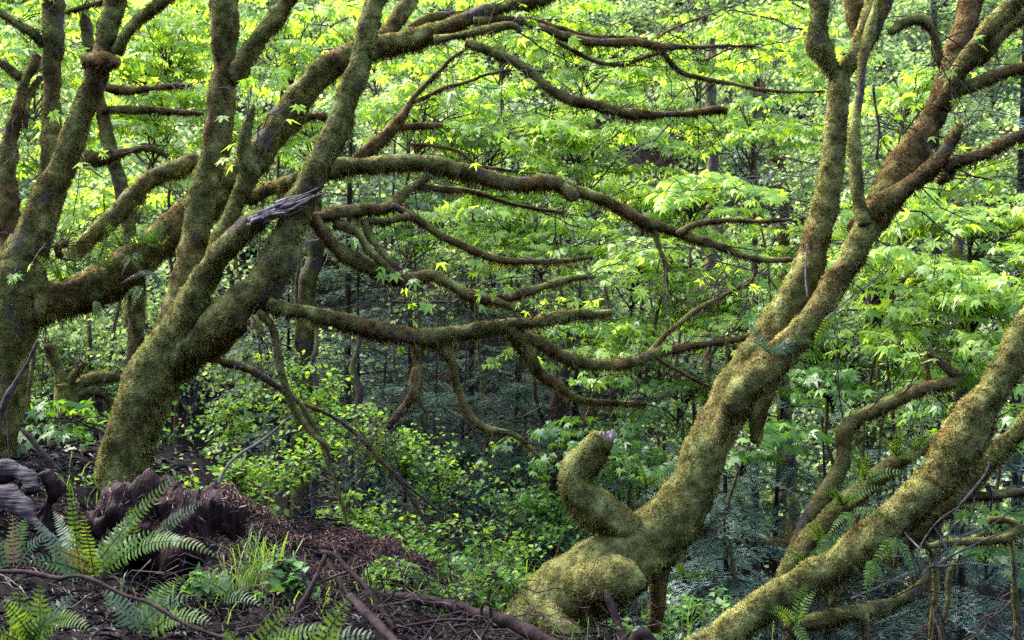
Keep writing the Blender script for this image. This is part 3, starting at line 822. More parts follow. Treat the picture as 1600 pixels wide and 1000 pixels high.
def bake_leaves(pile, tmpl, pos, yd, nr, size):
    V0, F0 = tmpl
    X, Y, N = leaf_frames(yd, nr)
    V = pos[:, None] + size[:, None, None] * (V0[None, :, 0:1] * X[:, None] + V0[None, :, 1:2] * Y[:, None] + V0[None, :, 2:3] * N[:, None])
    n, nv = len(pos), len(V0)
    F = (np.arange(n)[:, None, None] * nv + F0[None]).reshape(-1, 3)
    pile.add(V.reshape(-1, 3), F, rnd=np.repeat(rng.random(n), nv))


from mathutils import Matrix


def leaf_objects(root, mat, pos, yd, nr, size):
    X, Y, N = leaf_frames(yd, nr)
    org = ORIGIN[root.name]
    for k in range(len(pos)):
        key = (mat.name, k % 6)
        if key not in LEAF_MESH:
            V, F = MAPLE_T[k % 6]
            LEAF_MESH[key] = raw_mesh('leaf', V, F, mat, dict(rnd=np.zeros(len(V))))
        o = bpy.data.objects.new('leaf', LEAF_MESH[key])
        COL.objects.link(o)
        o.parent = root
        s = float(size[k])
        q = pos[k] - org
        o.matrix_basis = Matrix(((X[k, 0] * s, Y[k, 0] * s, N[k, 0] * s, q[0]), (X[k, 1] * s, Y[k, 1] * s, N[k, 1] * s, q[1]),
                                 (X[k, 2] * s, Y[k, 2] * s, N[k, 2] * s, q[2]), (0, 0, 0, 1)))




def maple(label, cx, cy, d, wx, wy, nleaf, mat, size=0.13, trunk=True, nobj=200, base=None, group='leafy young maples among the mossy trees'):
    c = P(cx, cy, d)
    ext = np.array([wx * K * d, wx * K * d * 0.8, wy * K * d])
    if base is None:
        bx, by = c[0] + rng.uniform(-0.8, 0.8), c[1] + rng.uniform(0.3, 1.0)
    else:
        bx, by = base
    b = np.array([bx, by, float(height(bx, by)) - 0.05])
    root = thing('young_maple', b, label, 'tree', group)
    top = c + np.array([0, 0.15, ext[2] * 0.5])
    tr = np.vstack([b, b + (top - b) * 0.35 + rng.normal(0, 0.12, 3), b + (top - b) * 0.7 + rng.normal(0, 0.12, 3), top])
    tp = tube(np.column_stack([tr, [0.025, 0.02, 0.015, 0.006]]), step=0.12, nseg=8, lump=0.2, seed=int(rng.integers(1e6)), wob=0.03)
    obj('trunk', tp['V'], tp['F'], M['mossy_bark'], root, dict(rust=np.full(len(tp['V']), 0.6), bare=np.full(len(tp['V']), 0.35)), smooth=True)
    tw = Pile()
    pos, yd, nr = [], [], []
    nleaf = int(nleaf * 2.1)
    up = np.array([0, 0, 1.0])

    def leaf(p, dr, droop, s=1):
        h = unit(dr * np.array([1, 1, 0.3]))
        q = p + h * rng.uniform(0.02, 0.06)
        m = unit(h + np.array([0, 0, -droop]))
        n = unit(up + h * droop + np.array([0, -0.4, 0]) + rng.normal(0, 0.5, 3))
        pos.append(q); yd.append(m); nr.append(n)

    guard = 0
    while len(pos) < nleaf and guard < 400:
        guard += 1
        o = rng.normal(0, 0.45, 3)
        o = o / max(1, np.linalg.norm(o) / 0.85)
        st = c + o * ext
        az = rng.uniform(0, 2 * np.pi)
        dr = np.array([math.cos(az), math.sin(az) - 0.25, rng.uniform(-0.15, 0.3)])
        dr = unit(dr)
        Lb = rng.uniform(0.35, 0.8) * min(1.2, ext[0] / 0.7 + 0.3)
        en = st + dr * Lb + np.array([0, 0, -0.18 * Lb])
        ax = arc(st, en, 0.12, 8, 0.015)
        k = max(0.2, min(0.95, ((c[2] - ext[2] * rng.uniform(0.2, 1.3)) - b[2]) / max(top[2] - b[2], 0.1)))
        src = b + (top - b) * k
        twig(tw, arc(src, st, 0.08, 6, 0.03), 0.011, 0.006)
        twig(tw, ax, 0.006, 0.002)
        sd = unit(np.cross(dr, up))
        for q in np.linspace(0.12, 1, max(4, int(Lb / 0.085))):
            i = min(6, int(q * 7)); f = q * 7 - i
            p = ax[i] * (1 - f) + ax[i + 1] * f
            for sg in (-1, 1):
                if rng.random() < 0.45:
                    v = unit(dr * 0.75 + sd * sg)
                    l2 = rng.uniform(0.1, 0.28) * (1.15 - 0.6 * q)
                    e2 = p + v * l2 + np.array([0, 0, -0.1 * l2])
                    twig(tw, np.stack([p, (p + e2) / 2 + [0, 0, 0.01], e2]), 0.003, 0.0012)
                    for ff in (0.5, 1.0):
                        pp = p + (e2 - p) * ff
                        s2 = unit(np.cross(v, up))
                        leaf(pp, v * 0.5 + s2, rng.uniform(0.1, 0.8)); leaf(pp, v * 0.5 - s2, rng.uniform(0.1, 0.8))
                    leaf(e2, v, rng.uniform(0.2, 0.9))
                else:
                    leaf(p, dr * 0.5 + sd * sg, rng.uniform(0.1, 0.8))
        leaf(en, dr, rng.uniform(0.2, 0.9))
    pos, yd, nr = np.array(pos), np.array(yd), np.array(nr)
    sz = size * rng.uniform(0.4, 1.25, len(pos))
    px, py = to_px(pos)
    inside = (px > -10) & (px < 1610) & (py > -10) & (py < 1010)
    score = np.where(inside, sz / pos[:, 1], 0)
    od = np.argsort(-score)
    no = min(nobj, int(inside.sum()))
    leaf_objects(root, mat, pos[od[:no]], yd[od[:no]], nr[od[:no]], sz[od[:no]])
    rest = od[no:]
    pl = Pile()
    for v in range(6):
        s = rest[v::6]
        if len(s): bake_leaves(pl, MAPLE_T[v], pos[s], yd[s], nr[s], sz[s])
    pl.build('foliage', mat, root, kind='stuff')
    tw.build('twigs', M['dark_twig'], root, kind='stuff')
    return root


def shrub(name, label, cat, cx, cy, d, wx, wy, n, size, mat, tmpl, group=None, twm='dark_twig', stems=7, base=None, flat=0.5, clump=0.16, world_c=None, world_e=None, twr=0.006):
    """leaves gathered along twigs that rise from one base"""
    c = P(cx, cy, d) if world_c is None else world_c
    ext = np.array([wx * K * d, wx * K * d * 0.8, wy * K * d]) if world_e is None else world_e
    bx, by = (c[0] + rng.normal(0, 0.6 * ext[0]), c[1] + rng.uniform(0, 0.8)) if base is None else base
    b = np.array([bx, by, min(float(height(bx, by)) - 0.03, c[2] - ext[2] * 0.4)])
    root = thing(name, b, label, cat, group)
    tw = Pile()
    ends = []
    for k in range(stems):
        o = rng.normal(0, 0.5, 3)
        o = o / max(1, np.linalg.norm(o))
        e = c + o * ext
        if k == 0:
            fork = c + np.array([0, 0, -0.75]) * ext + rng.normal(0, 0.1, 3)
            twig(tw, arc(b, fork, 0.05, 6, 0.03), twr * 1.5, twr * 1.2, 4)
        a = arc(fork, e, 0.12, 6, 0.05)
        twig(tw, a, twr * 1.6, twr * 0.5)
        for j in (2, 3, 4, 5):
            for _ in range(2):
                o = rng.normal(0, 0.42, 3)
                e2 = a[j] + o * ext * 0.7
                a2 = arc(a[j], e2, 0.08, 4, 0.05)
                twig(tw, a2, twr * 0.6, twr * 0.2)
                ends += [a2[1], a2[2], a2[3]]
    ends = np.array(ends)
    i = rng.integers(0, len(ends), n)
    pos = ends[i] + rng.normal(0, clump, (n, 3)) * np.array([1, 1, 0.55]) * np.minimum(ext.mean(), 1.2)
    h = rng.normal(0, 1, (n, 3)); h[:, 2] = -0.35 + 0.5 * rng.normal(0, 1, n)
    nr = np.array([0, 0, 1.0]) + rng.normal(0, flat, (n, 3))
    pl = Pile()
    bake_leaves(pl, tmpl, pos, h, nr, size * rng.uniform(0.55, 1.25, n))
    pl.build('foliage', M[mat], root, kind='stuff')
    tw.build('twigs', M[twm], root, kind='stuff')
    return root


def conifer_bough(a, dirh, L, ntw, nn, nl, droop, wid=0.3):
    """triangles of a flat drooping spray; returns vertices and the axis"""
    up = np.array([0, 0, 1.0])
    sd = unit(np.cross(dirh, up))
    s = np.linspace(0.08, 1, ntw)
    ax = a + dirh * (s * L)[:, None] + up * (0.10 * L * np.sin(s * 2.2) - droop * L * s ** 1.8)[:, None]
    sg = np.where(np.arange(ntw) % 2 == 0, 1, -1)
    tl = L * wid * (1.08 - s) ** 0.75 * rng.uniform(0.6, 1.15, ntw) + 0.03
    td = unit(dirh * 0.75 + sd * sg[:, None] + up * rng.normal(-0.18, 0.16, ntw)[:, None] + rng.normal(0, 0.12, (ntw, 3)))
    u = (np.arange(nn) + 0.5) / nn
    q = ax[:, None] + td[:, None] * (tl[:, None] * u[None])[:, :, None] - up * ((tl[:, None] * u[None] ** 2) * 0.22)[:, :, None]
    ns = unit(np.cross(td, up))
    out = []
    for sgn in (-1, 1):
        nd = unit(ns[:, None] * sgn + td[:, None] * 0.55 + rng.normal(0, 0.22, (ntw, nn, 3)))
        ln = nl * rng.uniform(0.6, 1.15, (ntw, nn))[:, :, None]
        w = np.maximum(tl[:, None, None] / nn * 0.36, 0.003)
        out.append(np.stack([q - td[:, None] * w, q + td[:, None] * w, q + nd * ln], 2).reshape(-1, 3))
    return np.vstack(out), ax, td, tl


def conifer(label, px, d, ybase, zlo, zhi, nb, L, mat, ntw=34, nn=9, nl=0.035, droop=0.3, rt=0.06, group=None, name='fir_tree', cat='tree', wid=0.3, front=True):
    x = (px - 800) * K * d
    zb = float(height(x, d)) - 0.1
    root = thing(name, (x, d, zb), label, cat, group)
    ztop = zhi + 0.6
    t = tube(np.array([[x, d, zb, rt], [x + rng.normal(0, 0.03), d, (zb + ztop) / 2, rt * 0.75], [x + rng.normal(0, 0.06), d, ztop, rt * 0.25]]), step=0.25, nseg=8, lump=0.1, seed=int(px))
    obj('trunk', t['V'], t['F'], M['dark_bark'], root, smooth=True)
    for k in range(nb):
        z = zlo + (zhi - zlo) * (k + rng.random()) / nb
        az = k * 2.4 + rng.uniform(-0.4, 0.4)
        dirh = np.array([math.cos(az), math.sin(az), 0])
        if front and dirh[1] > 0.55: dirh[1] *= -1
        Lk = L * (1 - 0.45 * (z - zlo) / max(zhi - zlo, 0.1)) * rng.uniform(0.7, 1.15)
        V, ax, td, tl = conifer_bough(np.array([x, d, z]), dirh, Lk, ntw, nn, nl, droop * rng.uniform(0.6, 1.3), wid)
        pl = Pile()
        n = len(V) // 3
        pl.add(V, np.arange(3 * n).reshape(-1, 3), rnd=np.repeat(np.clip(np.tile(np.repeat(rng.normal(0.45, 0.2, ntw), nn), 2) + rng.normal(0, 0.07, n) + rng.normal(0, 0.16), 0, 0.98), 3))
        ww = Pile()
        twig(ww, np.vstack([[x, d, z], ax[::3], ax[-1]]), 0.009, 0.003)
        o = ww.build('bough', M['dark_bark'], root)
        pl.build('needles', M[mat], o, kind='stuff')
    return root


def shading_crown(root, limbs, x0, x1, y0, y1, n):  # unseen limbs and leaves overhead, added to keep light off the trunks
    for pts, d0, d1 in limbs:
        limb(root, None, 'unseen_limb', pts, d0, d1, rust=0.4, bare=0.3)
    q = np.stack([rng.uniform(x0, x1, n), rng.uniform(y0, y1, n), rng.uniform(4.7, 8.2, n)], 1)
    q = q[(vn(q * np.array([0.8, 0.8, 1.6]), 321) > -0.12) & (q[:, 2] > CZ + 0.34 * q[:, 1] + 0.5)]
    h = rng.normal(0, 1, (len(q), 3)); h[:, 2] = -0.5
    nr = np.array([0, 0, 1.0]) + rng.normal(0, 0.4, (len(q), 3))
    pl = Pile()
    bake_leaves(pl, MAPLE_T[2], q, h, nr, 0.17 * rng.uniform(0.6, 1.2, len(q)))
    pl.build('foliage', M['maple'], root, kind='stuff')  # added shading leaves, above the view


shading_crown(tA, [([(354, -50, 22), (350, -250, 17), (380, -500, 10), (420, -800, 4)], 6.7, 5.6), ([(597, -30, 22), (640, -240, 16), (720, -480, 10), (760, -800, 4)], 6.15, 5.0)], -3.4, 0.3, -0.5, 6.6, 1300)
shading_crown(tC, [([(84, -35, 16), (60, -260, 12), (0, -500, 8), (-80, -800, 3)], 7.1, 5.6)], -7.0, -3.2, 0.5, 7.5, 500)
shading_crown(tR, [([(1387, -30, 20), (1400, -240, 15), (1380, -480, 10), (1300, -800, 4)], 6.0, 4.8), ([(1521, -40, 17), (1560, -260, 13), (1640, -500, 8), (1700, -800, 3)], 6.3, 5.4)], 0.2, 3.6, -0.5, 6.4, 1100)
shading_crown(tE, [([(1628, 478, 20), (1690, 250, 16), (1720, -100, 12), (1740, -600, 5)], 5.4, 5.2)], 3.4, 6.5, 0.5, 6.5, 700)
for nm_, lv in SPRIG_LEAVES.items():
    q_ = np.array([a_ for a_, b_ in lv]); v_ = np.array([b_ for a_, b_ in lv])
    v_[:, 2] = v_[:, 2] * 0.3 - rng.uniform(0.1, 0.8, len(v_))
    leaf_objects(bpy.data.objects[nm_], M['maple'], q_[:280], unit(v_[:280]), np.array([0, -0.4, 1.0]) + rng.normal(0, 0.4, (min(280, len(v_)), 3)), rng.uniform(0.05, 0.1, min(280, len(v_))))
for root_, pl_ in ENDS.values():
    pl_.build('twigs', M['dark_twig'], root_, kind='stuff')


# ------------------------------------------------------------------ the dark firs and hemlocks low in the middle
for k, (px, d, zl, zh, nb, L, lab) in enumerate([
        (548, 13.5, 0.9, 4.2, 26, 1.5, 'slim dark hemlock with a straight trunk seen under the long left bough'),
        (490, 15.0, 0.6, 4.0, 24, 1.5, 'dark hemlock left of the slim straight trunk, behind the forked maple'),
        (640, 15.0, -1.0, 3.6, 30, 1.8, 'dark hemlock behind the moss covered hanging branch stub'),
        (735, 13.5, -1.6, 2.2, 34, 1.7, 'dense dark young hemlock in the shade left of the hooked stub'),
        (815, 14.5, -1.4, 3.4, 34, 1.7, 'tall dark hemlock behind the hooked mossy stub'),
        (680, 12.0, -1.9, 0.7, 26, 1.3, 'low dark hemlock sapling in the shaded hollow'),
        (890, 13.0, -1.5, 1.5, 26, 1.3, 'dark hemlock right behind the hooked mossy stub'),
        (590, 11.8, -1.6, 0.7, 20, 1.2, 'low dark hemlock sapling behind the huckleberry bush'),
        (640, 11.2, -1.3, 1.0, 34, 1.0, 'young dark hemlock below the two hanging branch stubs'),
        (725, 10.8, -1.3, 0.9, 36, 1.0, 'young dark hemlock filling the hollow at its darkest'),
        (800, 11.4, -1.4, 1.2, 36, 1.1, 'young dark hemlock left of the pale grey barked trunk'),
        (865, 10.8, -1.4, 0.6, 30, 0.9, 'young dark hemlock touching the hooked stub in view'),
        (610, 17.5, -0.8, 4.0, 30, 2.0, 'broad dark hemlock deep in the shade behind the slim straight trunk'),
        (720, 17.0, -1.2, 2.6, 32, 2.0, 'broad dark hemlock at the back of the dark hollow'),
        (850, 17.5, -1.2, 3.0, 32, 2.0, 'broad dark hemlock far behind the hooked stub'),
        (960, 17.0, -1.0, 3.0, 28, 1.9, 'broad dark hemlock far behind the middle of the slope'),
        (450, 12.0, 0.2, 2.2, 22, 1.1, 'dark hemlock sprays just right of the forked maple'),
        (560, 12.2, 0.0, 2.3, 30, 1.2, 'dark hemlock sprays under the rusty curling branches'),
        (1000, 15.0, -1.0, 3.0, 26, 1.6, 'dark hemlock behind the leaning trunk right of the middle')]):
    conifer(lab, px, d, None, zl, zh, nb, L, 'needle_dark', ntw=40, nn=8, nl=0.045, droop=0.22, rt=0.055 if d > 12.4 else 0.025)

# blue green boughs at the lower right
for k, (px, d, zl, zh, nb, L, lab) in enumerate([
        (1130, 9.2, -1.3, 0.5, 24, 1.0, 'blue green fir sapling between the two leaning mossy trees'),
        (1215, 10.2, -1.2, 0.9, 28, 1.2, 'blue green fir whose boughs fill the gap right of the leaning trunk'),
        (1290, 9.4, -1.6, 0.2, 22, 1.0, 'low blue green fir sapling under the parallel mossy boughs'),
        (1395, 9.8, -1.6, 0.5, 26, 1.1, 'blue green fir behind the lower right mossy bough'),
        (1500, 9.0, -1.6, 0.0, 22, 1.0, 'blue green fir sapling behind the bare pale twigs'),
        (1585, 9.6, -1.6, 0.7, 26, 1.1, 'blue green fir at the lower right edge behind hanging mossy stems'),
        (1090, 11.5, -1.6, 0.3, 22, 1.2, 'shaded blue green fir left of the sapling in the gap'),
        (1460, 13.0, 3.6, 7.0, 26, 1.7, 'tall blue green fir high behind the rust coloured stem'),
        (1590, 12.5, 1.5, 4.8, 26, 1.5, 'dark blue fir at the right edge behind the upper branches'),
        (1180, 15.0, 2.8, 4.8, 16, 1.3, 'small blue green fir far behind in the middle of the slope')]):
    conifer(lab, px, d, None, zl, zh, nb, L, 'needle_blue', ntw=26, nn=9, nl=0.055 if d < 11 else 0.065, droop=0.32, rt=0.03 if d < 11 else 0.07, wid=0.36)

# ------------------------------------------------------------------ bare trunks far behind
for (x0, y0, x1, y1, r, d, rust, bare, lab) in [
        (470, 640, 492, 330, 13, 11.5, 0.3, 0.6, 'dark leaning trunk just right of the forked maple, behind it'),
        (908, 760, 928, 560, 11, 12.5, 0.7, 0.75, 'pale grey barked trunk with rusty moss behind the middle branches'),
        (1112, 420, 1113, 120, 9, 17, 0.25, 0.8, 'dark mossy trunk on the slope under the tip of the long upper branch'),
        (1225, 330, 1185, 150, 8, 16, 0.5, 0.6, 'rusty leaning trunk on the slope close to the tall leaning tree'),
        (1505, 640, 1500, 380, 10, 11, 0.2, 0.6, 'dark straight trunk in the leaves near the right edge'),
        (872, 900, 885, 560, 15, 11.5, 0.4, 0.9, 'dark bare trunk in shade behind the hooked stub'),
        (215, 700, 205, 380, 12, 11.5, 0.4, 0.5, 'mossy trunk behind the bough with hanging ferns'),
        (490, 800, 492, 560, 5, 10.5, 0.4, 0.95, 'thin dark pole of a trunk behind the hanging mossy branch'),
        (555, 880, 556, 600, 8, 10.0, 0.4, 0.95, 'reddish dark trunk behind the huckleberry bush'),
        (1240, 760, 1228, 520, 9, 11, 0.3, 0.7, 'thin dark trunk right of the leaning tree')]:
    b = P(x0, y0, d)
    gz = float(height(b[0], b[1])) - 0.1
    root = thing('bare_tree', (b[0], b[1], min(gz, b[2])), lab, 'tree trunk')
    tp = P(x1, y1, d)
    rr = r * K * d
    pts = [[b[0], b[1], min(gz, b[2]), rr * 1.2], [*b, rr], [*((b + tp) / 2 + rng.normal(0, 0.05, 3)), rr], [*tp, rr * 0.8], [*(tp + (tp - b) * 0.25), rr * 0.4]]
    t = tube(np.array(pts), step=0.06, nseg=14, lump=0.16, seed=int(x0 + y0), wob=0.05)
    bm = bare_mask(t['V'], bare, int(x0))
    obj('trunk', t['V'], t['F'], M['mossy_bark'], root, dict(rust=np.full(len(t['V']), rust), bare=bm), smooth=True)
    if bare < 0.7:
        pl = Pile()
        moss_on(pl, t, rust, int(x0), 26000, bare, 0.035, 0.009)
        pl.build('moss', M['moss'], root, kind='stuff')

# ------------------------------------------------------------------ pale small leaved growth on the far slope
SM = small_template()
bands = [('upper', 'pale small leaved alder shrub high on the far slope', 112, 22, 44), ('middle', 'pale small leaved alder shrub half way up the far slope', 54, 16.5, 23)]
for nm, lab, cnt, d0, d1 in bands:
    for k in range(cnt):
        d = d0 + (d1 - d0) * ((k * 0.618) % 1)
        px = -260 + 2120 * ((k * 0.7548 + 0.13) % 1)
        if nm == 'middle' and 500 < px < 1020 and d < 20.5: continue
        x = (px - 800) * K * d
        z = float(height(x, d))
        e = np.array([rng.uniform(1.3, 2.1), rng.uniform(1.0, 1.6), rng.uniform(1.2, 2.2)])
        c = np.array([x, d, z + e[2] * 0.75])
        shrub('alder_shrub', lab, 'shrub', 0, 0, d, 0, 0, 2000, 0.0045 * d + 0.01, 'alder', SM, 'alder shrubs on the far slope', 'twig', stems=8,
              base=(x, d), world_c=c, world_e=e, clump=0.13, twr=0.006, flat=0.8)
# nearer small leaved shrubs in the hollow
for (cx, cy, d, wx, wy, n, lab) in [
        (90, 560, 11, 120, 80, 1500, 'blue green leafy shrub under the ferny bough at the left'),
        (210, 300, 12.5, 130, 90, 1200, 'small leaved shrub between the left stems and the forked maple'),
        (60, 180, 13, 130, 120, 1300, 'small leaved shrub behind the left edge stems'),
        (720, 420, 13.5, 130, 70, 1200, 'leafy shrub above the long middle bough'),
        (900, 480, 13.5, 130, 90, 1300, 'leafy shrub behind the upturned bough end'),
        (1050, 640, 12.5, 120, 70, 900, 'leafy shrub left of the great leaning trunk'),
        (1330, 640, 11.5, 130, 80, 1000, 'shaded leafy shrub right of the great leaning trunk'),
        (1300, 230, 13, 120, 120, 1200, 'small leaved shrub seen between the fork of the tall tree'),
        (1540, 560, 11.5, 110, 90, 900, 'leafy shrub behind the lower right trunk')]:
    shrub('leafy_shrub', lab, 'shrub', cx, cy, d, wx, wy, int(n * 1.8), 0.065, 'alder', SM, None, 'twig', stems=8, twr=0.005, flat=0.7)

# ------------------------------------------------------------------ bright maples
for (cx, cy, d, wx, wy, n, mt, lab) in [
        (50, 70, 10.0, 120, 90, 420, 'maple', 'bright young maple at the top left corner behind the mossy stems'),
        (250, 70, 11, 120, 80, 420, 'maple', 'bright young maple between the left stems near the top'),
        (245, 185, 10.5, 110, 60, 300, 'maple', 'yellow green maple sprays left of the tall mossy stem'),
        (190, 320, 10.5, 130, 60, 240, 'maple', 'thin maple sprays above the great ferny bough'),
        (450, 70, 11.5, 120, 90, 460, 'maple', 'bright young maple between the two tall stems of the forked tree'),
        (500, 200, 11, 90, 60, 220, 'maple', 'maple sprays behind the right stem of the forked tree'),
        (650, 150, 11.5, 130, 80, 480, 'maple', 'bright maple behind the rusty forking branch'),
        (780, 60, 12.5, 150, 80, 420, 'maple', 'bright maple behind the topmost mossy branches'),
        (740, 230, 11.5, 130, 70, 420, 'maple', 'bright maple just above the long arching bough'),
        (930, 80, 12.5, 150, 90, 380, 'maple', 'pale maple behind the thin upper branches'),
        (900, 230, 12, 140, 70, 440, 'maple', 'pale maple below the long upper branch'),
        (1100, 60, 12.5, 140, 80, 360, 'maple', 'pale maple near the top left of the tall knobbed stem'),
        (1170, 190, 12, 110, 80, 260, 'maple', 'maple sprays left of the tall knobbed stem'),
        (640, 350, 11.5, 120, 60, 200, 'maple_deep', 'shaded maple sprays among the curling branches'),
        (840, 360, 11, 140, 60, 420, 'maple', 'bright maple under the long arching bough'),
        (1000, 410, 10.5, 150, 60, 420, 'maple', 'bright maple around the hanging rusty twig'),
        (1090, 305, 10.2, 90, 40, 260, 'maple', 'brilliant maple clump above the end of the arching bough'),
        (1140, 480, 10.5, 110, 60, 320, 'maple', 'bright maple left of the great leaning trunk'),
        (950, 530, 10.5, 110, 50, 260, 'maple', 'bright maple below the upturned bough end'),
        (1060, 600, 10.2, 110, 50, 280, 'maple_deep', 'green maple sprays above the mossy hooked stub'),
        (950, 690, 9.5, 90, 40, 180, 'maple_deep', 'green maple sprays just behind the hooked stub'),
        (1430, 130, 11, 120, 60, 240, 'maple', 'maple sprays behind the rust coloured stem'),
        (1420, 330, 10, 110, 60, 340, 'maple', 'bright maple under the rusty right bough'),
        (1540, 350, 9.5, 110, 80, 460, 'maple', 'brilliant maple at the right edge under the rising branch'),
        (1390, 440, 9.2, 120, 70, 480, 'maple', 'bright maple right of the crossing mossy stem'),
        (1530, 460, 8.8, 90, 60, 260, 'maple', 'brilliant maple with the largest leaves near the right edge'),
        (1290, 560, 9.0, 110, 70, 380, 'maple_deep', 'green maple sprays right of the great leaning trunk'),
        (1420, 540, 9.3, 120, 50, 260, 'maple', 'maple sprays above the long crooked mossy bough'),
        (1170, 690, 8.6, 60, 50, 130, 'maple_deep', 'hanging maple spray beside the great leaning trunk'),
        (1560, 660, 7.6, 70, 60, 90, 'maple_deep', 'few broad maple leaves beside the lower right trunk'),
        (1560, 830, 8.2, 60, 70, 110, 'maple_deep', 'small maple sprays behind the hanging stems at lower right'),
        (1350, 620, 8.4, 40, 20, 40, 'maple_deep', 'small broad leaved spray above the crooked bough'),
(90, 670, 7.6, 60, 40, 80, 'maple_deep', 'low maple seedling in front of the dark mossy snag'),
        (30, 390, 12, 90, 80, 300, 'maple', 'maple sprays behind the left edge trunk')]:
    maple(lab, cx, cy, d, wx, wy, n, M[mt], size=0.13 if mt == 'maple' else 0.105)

for k, (cx, cy, d, wx, wy, n, lab) in enumerate([
        (60, 230, 14, 120, 70, 260, 'farther maple between the left edge stems'), (330, 120, 15, 130, 80, 300, 'farther maple just left of the tall mossy stem'),
        (580, 60, 15, 130, 80, 300, 'farther maple behind the top of the forked tree'), (700, 30, 15.5, 120, 60, 260, 'farther maple above the rusty forking branch'),
        (860, 130, 15.5, 150, 80, 340, 'farther maple beneath the topmost branches'), (1020, 150, 15, 140, 80, 320, 'farther maple around the long upper branch tip'),
        (1000, 300, 14.5, 130, 60, 300, 'farther maple above the arching bough end'), (780, 320, 14.5, 120, 50, 220, 'farther maple beneath the arching bough middle'),
        (1210, 60, 15, 90, 90, 260, 'farther maple touching the tall knobbed stem'), (1400, 230, 14, 90, 80, 260, 'farther maple between the tall stem and the rusty one'),
        (1200, 400, 13.5, 100, 70, 260, 'farther maple left of the leaning trunk top'), (1480, 280, 14, 130, 70, 260, 'farther maple under the short broken bough'),
        (1570, 60, 14, 90, 90, 240, 'farther maple at the top right corner'), (1480, 610, 12.5, 110, 60, 220, 'farther maple behind the crooked bough end'),
        (420, 260, 14, 100, 70, 200, 'farther maple behind the broken stem')]):
    maple(lab, cx, cy, d, wx, wy, n, M['maple'], size=0.14, nobj=110)

# ------------------------------------------------------------------ huckleberry and low green growth in the middle
OV = oval_template()
for (cx, cy, d, wx, wy, n, mt, lab) in [
        (450, 630, 8.4, 100, 60, 700, 'berry', 'fresh green huckleberry behind the hanging mossy branch'),
        (580, 690, 8.0, 110, 60, 900, 'berry', 'bright huckleberry bush left of the dark hollow'),
        (680, 740, 8.0, 90, 60, 700, 'berry', 'bright huckleberry bush reaching into the dark hollow'),
        (450, 745, 7.6, 110, 60, 800, 'berry', 'huckleberry bush behind the rotten log'),
        (350, 650, 8.6, 80, 60, 500, 'berry', 'huckleberry right of the forked maple base'),
        (620, 830, 7.2, 110, 45, 800, 'berry', 'yellow green huckleberry over the fallen log'),
        (370, 740, 7.2, 60, 40, 320, 'berry', 'huckleberry right behind the dark rotten log'),
        (230, 640, 9.0, 80, 60, 400, 'herb', 'leafy sapling just left of the forked maple base'),
        (850, 790, 9.4, 120, 70, 1100, 'herb', 'soft green elder bush left of the hooked stub base'),
        (1000, 740, 10, 90, 60, 700, 'herb', 'soft green elder bush between hooked stub and leaning trunk'),
        (780, 870, 8.0, 110, 50, 900, 'berry', 'bright low bush above the fallen grey stick'),
        (700, 910, 6.6, 100, 35, 600, 'herb', 'low leafy ground plants behind the fallen grey stick'),
        (1080, 950, 7.4, 70, 25, 260, 'herb', 'low leafy plants under the great leaning tree'),
        (480, 845, 6.3, 60, 25, 420, 'berry', 'bright low bushes just beyond the rotten log'),
        (560, 850, 6.5, 60, 25, 420, 'berry', 'bright low bushes behind the crumbling log end'),
        (640, 868, 6.3, 60, 22, 380, 'berry', 'bright low bushes right of the crumbling log end'),
        (400, 800, 6.4, 60, 30, 360, 'berry', 'leafy bush rising over the red chips of the rotten log'),
        (320, 770, 6.9, 70, 30, 300, 'berry', 'leafy seedlings between forked maple base and rotten log'),
        (250, 745, 7.2, 60, 30, 240, 'herb', 'dull green seedlings behind the forked maple base'),
        (540, 800, 7.0, 70, 40, 420, 'berry', 'bright bush in front of the dead slanting branch'),
        (700, 925, 5.7, 70, 22, 420, 'berry', 'low bright plants close behind the middle of the fallen limb'),
        (790, 930, 6.0, 70, 28, 480, 'berry', 'low bright plants beside the mossy base of the great tree'),
        (600, 905, 5.5, 60, 20, 300, 'berry', 'little bright plants above the twig tangle'),
        (450, 915, 4.9, 50, 16, 200, 'herb', 'little green plants under the grass tuft'),
        (310, 915, 4.7, 30, 14, 90, 'herb', 'seedlings at the foot of the rotten log'),
        (100, 765, 6.3, 60, 18, 260, 'berry', 'seedlings behind the sword fern by the forked maple base'),
        (1010, 990, 6.4, 70, 25, 350, 'herb', 'low plants in the gap below the dark prop'),
        (130, 700, 8.2, 70, 40, 320, 'herb', 'low leafy plants behind the fern at the left')]:
    shrub('huckleberry_bush' if mt == 'berry' else 'leafy_bush', lab, 'bush', cx, cy, d, wx, wy, n, 0.046 if mt == 'berry' else 0.06, mt, OV, None, 'dark_twig', stems=8, clump=0.13, twr=0.005, flat=0.45)


